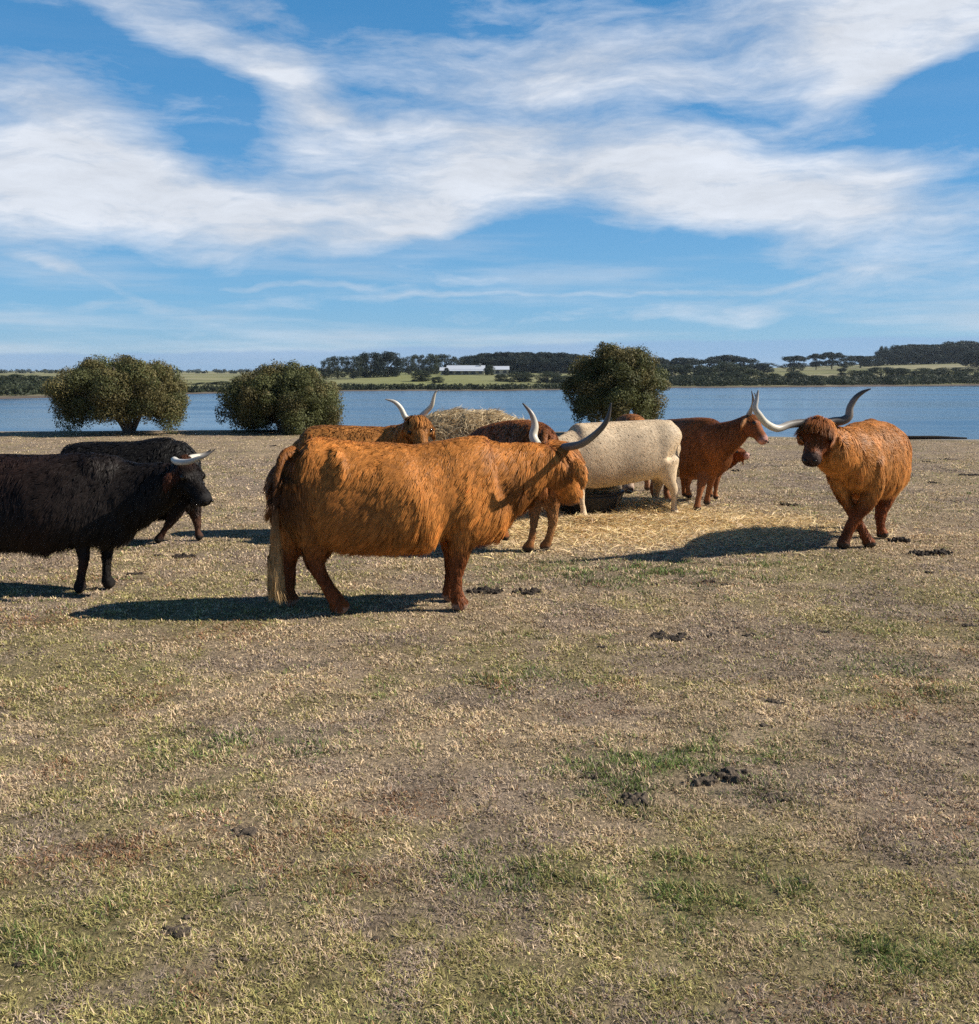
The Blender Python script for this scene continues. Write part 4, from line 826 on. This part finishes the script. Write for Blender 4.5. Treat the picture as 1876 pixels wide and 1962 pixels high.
# walking ginger bull at the right
cow('bull', 'ginger bull walking towards the camera with crossed forelegs and one dark raised horn', (.27,.082,.015), (.72,.31,.075),
    trunk=[(1684,825,910,9.82,.16),(1682,808,930,9.68,.27),(1675,803,940,9.48,.34),(1663,803,946,9.22,.35),(1652,804,942,9.03,.31),(1640,810,932,8.88,.24),(1627,828,914,8.72,.17)],
    neck=[(1634,868,8.85,.19,.25),(1610,862,8.7,.17,.2),(1588,850,8.56,.15,.16)],
    head=((1570,822,8.5),(1553,885,8.24)), hf=(-.5,-.87), hs=1.15, ears=.5, slim=.96, n=130000, hw=.0075, L=.085, clump=40, clump_f=.45, voxel=.02, seed=10, mop=.17,
    legs=[(8.75,8.84,[(1662,880,.13,.14),(1674,926,.085,.10),(1660,962,.066,.075),(1637,995,.058,.062),(1624,1020,.052,.056),(1618,1036,.056,.058),(1616,1046,.060,.066)]),
          (8.85,8.93,[(1603,880,.10,.12),(1611,928,.068,.08),(1624,964,.055,.062),(1642,996,.052,.055),(1655,1020,.048,.052),(1662,1036,.052,.055),(1666,1044,.058,.064)]),
          (9.5,9.45,[(1702,905,.15,.17),(1698,945,.09,.1),(1689,978,.062,.068),(1687,1002,.05,.054),(1689,1018,.05,.054),(1691,1026,.056,.06)]),
          (9.55,9.75,[(1650,905,.13,.15),(1648,945,.08,.09),(1643,975,.052,.056),(1640,998,.042,.046),(1640,1014,.052,.056)])],
    horns=[([(1560,815,8.5),(1545,812,8.48),(1531,811,8.46),(1511,814,8.42),(1489,821,8.36),(1468,811,8.3),(1455,795,8.26),(1447,782,8.24),(1450,765,8.24),(1453,748,8.24)],[.045,.045,.042,.038,.036,.034,.031,.028,.02,.007],[DRK,(.10,.085,.07),(.14,.12,.10),(.35,.32,.28),WHT,WHT,(.45,.42,.38),(.5,.47,.43),GRY]),
           ([(1580,812,8.52),(1597,808,8.55),(1614,806,8.56),(1626,798,8.56),(1629,780,8.56),(1639,763,8.55),(1652,752,8.54),(1668,745,8.52)],[.045,.046,.045,.042,.034,.028,.02,.006],[DRK,DRK,(.12,.10,.085),(.2,.17,.14),(.16,.14,.12),(.08,.065,.055),DRK])],
    muzzle=(.07,.04,.03), face=(.24,.07,.018), legcol=(.20,.055,.014), patches=[(1613,1035,8.84,.13,(.05,.022,.012),.9),(1572,815,8.45,.11,(.20,.05,.014),.8)],  # dark patch on the leading lower foreleg is shade put into the coat
    tail=[(1686,812,9.87),(1690,840,10.0),(1691,900,10.02),(1691,950,10.02)], group='herd of long-haired cattle', bumps=[(1668,812,9.5,(.05,.12,.05))])

# ------------------------------------------------------------------ turf blades
def blades(name, P, L, Wd, lean, col, r, mat_):
    n = len(P); a = r.uniform(0, 2*math.pi, n); d = np.c_[np.cos(a), np.sin(a), np.zeros(n)]
    s_ = np.c_[-np.sin(a), np.cos(a), np.zeros(n)]; s_ += r.normal(size=s_.shape)*.3; s_ /= np.linalg.norm(s_, axis=1)[:, None]
    L = L[:, None]; Wd = Wd[:, None]; le = lean[:, None]
    p1 = P+(Z3*np.cos(le*.7)+d*np.sin(le*.7))*L*.55
    le2 = le*1.25+r.normal(size=le.shape)*.3; p2 = p1+(Z3*np.cos(le2)+d*np.sin(le2))*L*.45; p2[:, 2] = np.maximum(p2[:, 2], P[:, 2]+.004)
    v = np.empty((n, 5, 3)); v[:, 0] = P-s_*Wd*.5; v[:, 1] = P+s_*Wd*.5; v[:, 2] = p1+s_*Wd*.42; v[:, 3] = p1-s_*Wd*.42; v[:, 4] = p2
    b_ = np.arange(n)[:, None]*5; f = np.concatenate([b_+[0, 1, 2, 3], b_+[3, 2, 4]], axis=1)
    c = np.empty((n, 5, 3)); c[:] = col[:, None]; c[:, 4] *= 1.12; c[:, :2] *= .85
    return mesh_np(name, v.reshape(-1, 3), f.ravel(), np.tile([4, 3], n), mat_, c.reshape(-1, 3))
r = np.random.default_rng(42); GX = []; GY = []
for y0, y1, rho in ((1.7, 2.6, 42000), (2.6, 3.6, 31000), (3.6, 5, 19000), (5, 7, 10500), (7, 9.5, 5200), (9.5, 13, 2400), (13, 18, 1000), (18, 27, 300)):
    w = .56*y1+.6; n = int(rho*2*w*(y1-y0)); GX.append(r.uniform(-w, w, n)); GY.append(r.uniform(y0, y1, n))
gx = np.concatenate(GX); gy = np.concatenate(GY)
cl_ = np.stack([fbm(np.c_[gx*26, gy*26, gx*0], 2, 91), fbm(np.c_[gx*26, gy*26, gx*0], 2, 92)], 1)-.5
gx = gx+cl_[:, 0]*.035; gy = gy+cl_[:, 1]*.035
tuft = fbm(np.c_[gx*13, gy*13, gx*0], 3, 93); thin = fbm(np.c_[gx*3.2, gy*3.2, gx*0], 3, 94)
o, mv, g, ru, h = turf_masks(gx, gy)
keep = r.random(len(gx)) < np.clip(.62+3.6*(tuft-.45)+.5*(thin-.5), .22, 1)
keep &= (gy < yedge(gx)-.1)
gx, gy, tuft, thin, o, mv, g, ru, h = [q_[keep] for q_ in (gx, gy, tuft, thin, o, mv, g, ru, h)]
n = len(gx); u = r.random((n, 5)); k = r.uniform(.5, 1.35, n)[:, None]
base = DRY*(1-u[:, 4:5])+STRAW*u[:, 4:5]
def pick(c_, k_, f): return np.where(f[:, None], k_, c_)
col = pick(base, OLIVE*1.1, u[:, 0] < o*.7+.12); col = pick(col, MAUVE*.95, u[:, 1] < mv*.75+.05); col = pick(col, RUST, u[:, 2] < ru*.8+.012)
lm = .62+.76*fbm(np.c_[gx*4.5, gy*4.5, gx*0], 3, 301); lm = np.clip(lm*(.78+.44*fbm(np.c_[gx*17, gy*17, gx*0], 2, 302)), .35, 1.5); k = k*(lm*(1-.7*h)+.7*h)[:, None]
col = pick(col, STRAW*1.15, u[:, 3] < h*.8); col = pick(col, GREEN*1.1, (u[:, 2] > 1-g*.85) | (u[:, 2] > .985))
Ls = (.010+.030*tuft*r.uniform(.5, 1.4, n))*(1+.35*(g > .3)); Ls *= np.where(gy > 7, 1.1, 1.)
lean = np.abs(r.normal(1.25, .36, n)); lean = np.where((r.random(n) < g*.7), lean*.55, lean)
Wd = np.maximum(.0026, gy*.0010)*r.uniform(.6, 1.3, n)
lf = np.minimum(1, 1.6-gy/28); Ls = Ls*lf
gr_ = link('grass', blades('grass', np.c_[gx, gy, gz(gx, gy)-.003], Ls, Wd, np.minimum(lean, 1.5), col*k, r, M_GRASS)); tag(gr_, 'short dry tufted grass with green patches covering the paddock', 'grass', kind='stuff')

# ------------------------------------------------------------------ hay
mounds = [(1230, 985, .40, .22, .15), (1270, 975, .3, .2, .1), (1180, 1003, .35, .12, .07), (1120, 1008, .45, .13, .08), (1330, 1000, .6, .2, .03), (1200, 955, .5, .25, .10), (1060, 1020, .5, .2, .04)]
def mound_h(x, y):
    s_ = np.zeros(len(x))
    for px, py, rx, ry, hh in mounds: s_ = s_+spot(x, y, px, py, rx, ry)*hh
    return s_
n = 120000; c0 = G(1230, 1005); x = c0[0]-.2+r.normal(size=n)*1.35; y = c0[1]+r.normal(size=n)*.75
_, _, _, _, h = turf_masks(x, y); mh = mound_h(x, y); kp = r.random(n) < np.clip(h*.5+mh*9, 0, 1); x, y, mh = x[kp], y[kp], mh[kp]; n = len(x)
z = gz(x, y)+mh*(1-.35*r.random(n)**2)*(.75+.5*fbm(np.c_[x*9, y*9, x*0], 2, 5))+.006
a = r.uniform(0, 6.28, n); d = np.c_[np.cos(a), np.sin(a), r.normal(size=n)*.22]
hc = np.array([.74, .58, .35])*r.uniform(.6, 1.35, n)[:, None]*np.c_[np.ones(n), r.uniform(.92, 1.04, n), r.uniform(.75, 1.05, n)]
N_ = np.tile(Z3, (n, 1))
tag(link('loose_hay', strands(np.c_[x, y, z], N_, d, r.uniform(.05, .17, n), r.uniform(.005, .010, n), hc, hc*1.1, .12, .18, 'hay', M_HAY, r, False)), 'pale hay scattered and heaped on the ground round the feeding cattle', 'hay', kind='stuff')
def hay_body(name, label, B, n, seed, voxel=.05, L=.10, cat='hay bale'):
    r = np.random.default_rng(seed); m_ = remesh(B.mesh('b'), voxel, 3, .5, 'core'); v, nn, t = mesh_arrays(m_)
    v += nn*(.16*(fbm(v*4.5, 3, seed)-.5))[:, None]+nn*(.05*(fbm(v*14, 2, seed)-.5))[:, None]; v[:, 2] = np.maximum(v[:, 2], .0); m_.vertices.foreach_set('co', v.astype(np.float32).ravel()); m_.update()
    O = np.array([v[:, 0].mean(), v[:, 1].mean(), 0]); m_.vertices.foreach_set('co', (v-O).astype(np.float32).ravel())
    paint(m_, (.24, .17, .085)); m_.materials.clear(); m_.materials.append(M_HAY); root = thing(name, label, cat, O); link('core', m_, root)
    P, N = sample_surface(v, nn, t, n, r); D = r.normal(size=P.shape)+[1.2, 0, -.2]; D = D-N*np.sum(D*N, 1)[:, None]*.8; D /= np.linalg.norm(D, axis=1)[:, None]
    c = np.array([.68, .53, .32])*r.uniform(.55, 1.3, n)[:, None]
    link('straw', strands(P-O, N, D, L*r.uniform(.5, 1.6, n), r.uniform(.005, .01, n), c, c*1.1, .3, .1, 'straw', M_HAY, r, False), root)
B = Builder(); c = W(915, 880, 11.45)
B.sweep([(c[0]-.62, 11.5, .56), (c[0]-.3, 11.45, .56), (c[0]+.25, 11.45, .55), (c[0]+.6, 11.5, .50)], [.48, .55, .54, .42], [.50, .57, .54, .44], (0, 1, 0), ring=28, cap=.3)
hay_body('hay_bale', 'round hay bale coming apart behind the backs of the ginger cows', B, 26000, 3)
# rubber feed tub
tc0 = G(1134, 990); tr = thing('feed_tub', 'black rubber feed tub on the ground under the cream cow', 'feed tub', (tc0[0], 11.0, 0))
def lathe(name, prof, m_, parent, seg=40, wob=0., seed=0):
    V = []; Fc = []; rr_ = np.random.default_rng(seed)
    for i, (rd, z) in enumerate(prof):
        for k in range(seg): a = 2*math.pi*k/seg; q_ = rd*(1+wob*math.sin(2*a+.6)); V.append((q_*math.cos(a), q_*math.sin(a), z))
    for i in range(len(prof)-1):
        for k in range(seg): k2 = (k+1) % seg; Fc.append((i*seg+k, i*seg+k2, (i+1)*seg+k2, (i+1)*seg+k))
    Fc.append(tuple(range(seg))[::-1]); Fc.append(tuple((len(prof)-1)*seg+k for k in range(seg)))
    me = bpy.data.meshes.new(name); me.from_pydata(V, [], Fc); me.polygons.foreach_set('use_smooth', [True]*(len(me.polygons)-2)+[False]*2); me.materials.append(m_); return link(name, me, parent)
M_RUB = simple_mat('black_rubber', (.014, .013, .012), .6, .3, 9.)
lathe('tub_body', [(.30, .0), (.33, .04), (.365, .20), (.372, .245), (.345, .245), (.335, .2), (.30, .05)], M_RUB, tr, wob=.03)
lathe('rim', [(.368, .235), (.385, .24), (.388, .258), (.372, .266), (.352, .262), (.35, .245)], M_RUB, tr, wob=.03)
B = Builder(); B.ball((tc0[0], 11.0, .20), (.30, .28, .15)); hay_body('hay_heap', 'hay heaped in the black feed tub under the cream cow', B, 5000, 8, .03, .09, 'hay')

# ------------------------------------------------------------------ dung, clods, driftwood
def dung(px, py, wpx, hpx, label, seed, name='dung_pat', cat='dung pat', col=(.042, .030, .022), lumps=9, group='dung pats and clods in the paddock'):
    r = np.random.default_rng(seed); c = G(px, py); s_ = c[1]/F; wd_ = wpx*s_/2; h_ = max(.012, hpx*s_*(.5 if py < 1200 else .33)); B = Builder()
    B.ball((c[0], c[1], h_*.05), (wd_*.7, wd_*.45, h_*.22))
    for k in range(lumps*3):
        a = r.uniform(0, 6.28); d = r.random()**.6*1.0; R = r.uniform(.07, .24)*(1.15-.5*d)*wd_; B.ball((c[0]+math.cos(a)*d*wd_, c[1]+math.sin(a)*d*wd_*.7, h_*.2), (R, R*.9, h_*r.uniform(.35, .85)))
    vx = max(.006, wd_/16); m_ = remesh(B.mesh('b'), vx, 1, .3, name); v, nn, t = mesh_arrays(m_)
    v += nn*((fbm(v*[35, 35, 35], 3, seed)-.5)*min(.04, wd_*.45))[:, None]; v[:, 2] = np.maximum(v[:, 2], -.01); O = np.array([c[0], c[1], float(gz([c[0]], [c[1]])[0])])
    m_.vertices.foreach_set('co', (v-[c[0], c[1], 0]).astype(np.float32).ravel()); m_.update(); k = .55+.9*fbm(v*60, 2, seed)
    paint(m_, np.array(col)[None, :]*k[:, None]); m_.materials.clear(); m_.materials.append(M_DUNG); m_.polygons.foreach_set('use_smooth', np.zeros(len(m_.polygons), bool))
    tag(link(name, m_, None, O), label, cat, group)
D_ = [(1722,1038,42,20,'rounded dark dung mound just right of the bull\'s hind hoof'),(1765,1062,52,18,'broken dark dung pat below and right of the bull, left one of two'),(1806,1062,52,20,'broken dark dung pat below and right of the bull, right one of two'),
 (1512,968,36,10,'flat olive-brown dung pat alone on the hay-strewn ground left of the bull'),(355,1068,50,13,'dark dung pat between the black cows and the big ginger cow\'s tail'),(304,1066,22,8,'small brown dung crumbs left of the dung pat behind the black cow'),
 (262,1100,40,6,'thin flat dung smear right of the black cow\'s front hooves'),(482,1113,34,7,'flat dung smear left of the big ginger cow\'s tail'),(930,1133,70,14,'dug-up dung patch touching the big ginger cow\'s front hoof'),(1010,1136,56,16,'crumbled dung patch a step right of the big cow\'s front hoof'),
 (1255,1122,20,8,'small dark dung lump left of the pair in the middle distance'),(1358,1115,26,8,'small dark dung lump, left of a close pair below the bull\'s shadow'),(1390,1121,18,7,'small dark dung lump, right of a close pair below the bull\'s shadow'),(1782,1098,20,9,'small black dung lump under the two broken pats'),
 (1285,1222,95,14,'long low ridge of dark dung on the bare turf'),(1362,1219,40,6,'thin flat piece of dung at the right end of the long ridge'),(1436,1218,34,6,'small flat dung piece right of the long dark ridge'),(1580,1212,24,6,'tiny flat dung fleck furthest right of the long ridge'),
 (1490,1345,46,16,'dark clod of earth, upper one of three on the right'),(1462,1390,26,10,'dark clod of earth, lower left one of three on the right'),(1517,1372,20,8,'small pale-topped clod of earth, right one of three'),
 (1135,1488,50,22,'dark clod left of the bright green patch'),(1220,1540,75,48,'crumbled dark clods under the bright green patch'),(1345,1498,60,46,'crumbled dark clods on the right side of the bright green patch'),(1405,1488,80,46,'largest heap of dark crumbled earth right of the green patch'),
 (1480,1530,60,30,'low dark crumbs below the largest heap of crumbled earth'),(1155,1240,24,10,'small dark clod by itself left of the long dung ridge'),(1410,903,20,8,'small dark dung lump near the calf\'s nose'),(1855,910,50,6,'thin flat dung smear at the far right'),(1812,880,26,4,'thin far dung fleck above the smear on the far right'),
 (1775,885,16,5,'tiny dung fleck beside the bull\'s flank'),(1790,925,26,5,'flat dung fleck to the right of the bull\'s belly'),(1742,915,14,5,'tiny dark fleck close against the bull\'s flank'),(524,855,16,5,'small dark dung lump far behind the big ginger cow\'s rump'),
 (1860,1200,34,10,'dark dung lump at the right edge of the photo'),(468,1595,60,14,'reddish-brown dung smear in the near turf on the left'),(335,1788,80,14,'strip of dark dung crumbs near the bottom left'),(470,1842,24,14,'small dark clod right of the crumb strip, bottom left'),(360,1760,24,12,'small dark clod above the crumb strip, bottom left'),
 (1108,1070,20,6,'small dark dung lump below the tub and hay'),(1148,1072,22,6,'small dark dung lump right below the hay, second of two'),(722,1800,24,12,'small dark clod alone in the near turf, centre left'),(1535,1690,40,14,'dark crumbly clod in the near turf on the right'),(40,1850,30,14,'dark clod near the bottom left corner')]
for i, (px, py, w_, h_, lb) in enumerate(D_):
    nm = ('clod', 'clod of earth') if 'clod' in lb or 'earth' in lb or 'crumb' in lb and 'dung' not in lb else ('dung_pat', 'dung pat')
    dung(px, py, w_, h_, lb, 200+i, nm[0], nm[1], (.12, .092, .066) if py > 1300 else ((.10, .075, .045) if i == 3 else (.05, .038, .029)), 9 if w_ < 60 else 16)
B = Builder(); p0 = G(1742, 843); p1 = G(1852, 843)
B.sweep([(p0[0]-1.4, p0[1]+.2, .05), (p0[0], p0[1], .055), ((p0[0]+p1[0])/2, p0[1]-.04, .06), (p1[0], p1[1], .04)], [.05, .045, .04, .02], [.05, .045, .04, .02], (0, 1, 0), ring=10)
lm = paint(B.mesh('driftwood', M_BARK, (p0[0], p0[1], 0)), (.03, .025, .02)); tag(link('driftwood_log', lm, None, (p0[0], p0[1], float(gz([p0[0]], [p0[1]])[0]))), 'straight dark driftwood pole lying on the shore right of the bull', 'log')

# ------------------------------------------------------------------ the air over the far shore
me = bpy.data.meshes.new('haze'); x0, x1, y0, y1, z0, z1 = -3200, 3200, -40, 3600, -6, 32
me.from_pydata([(x0,y0,z0),(x1,y0,z0),(x1,y1,z0),(x0,y1,z0),(x0,y0,z1),(x1,y0,z1),(x1,y1,z1),(x0,y1,z1)], [], [(0,3,2,1),(4,5,6,7),(0,1,5,4),(1,2,6,5),(2,3,7,6),(3,0,4,7)])
hm_ = bpy.data.materials.new('haze_air'); hm_.use_nodes = True; hn = hm_.node_tree; hn.nodes.clear(); ho = hn.nodes.new('ShaderNodeOutputMaterial'); hv_ = hn.nodes.new('ShaderNodeVolumePrincipled')
hv_.inputs['Color'].default_value = (.72, .86, 1, 1); hv_.inputs['Density'].default_value = .00011; hv_.inputs['Anisotropy'].default_value = .2; hn.links.new(hv_.outputs[0], ho.inputs['Volume'])
me.materials.append(hm_); tag(link('haze', me), 'thin blue air lying over the water and the far shore', 'haze', kind='stuff')
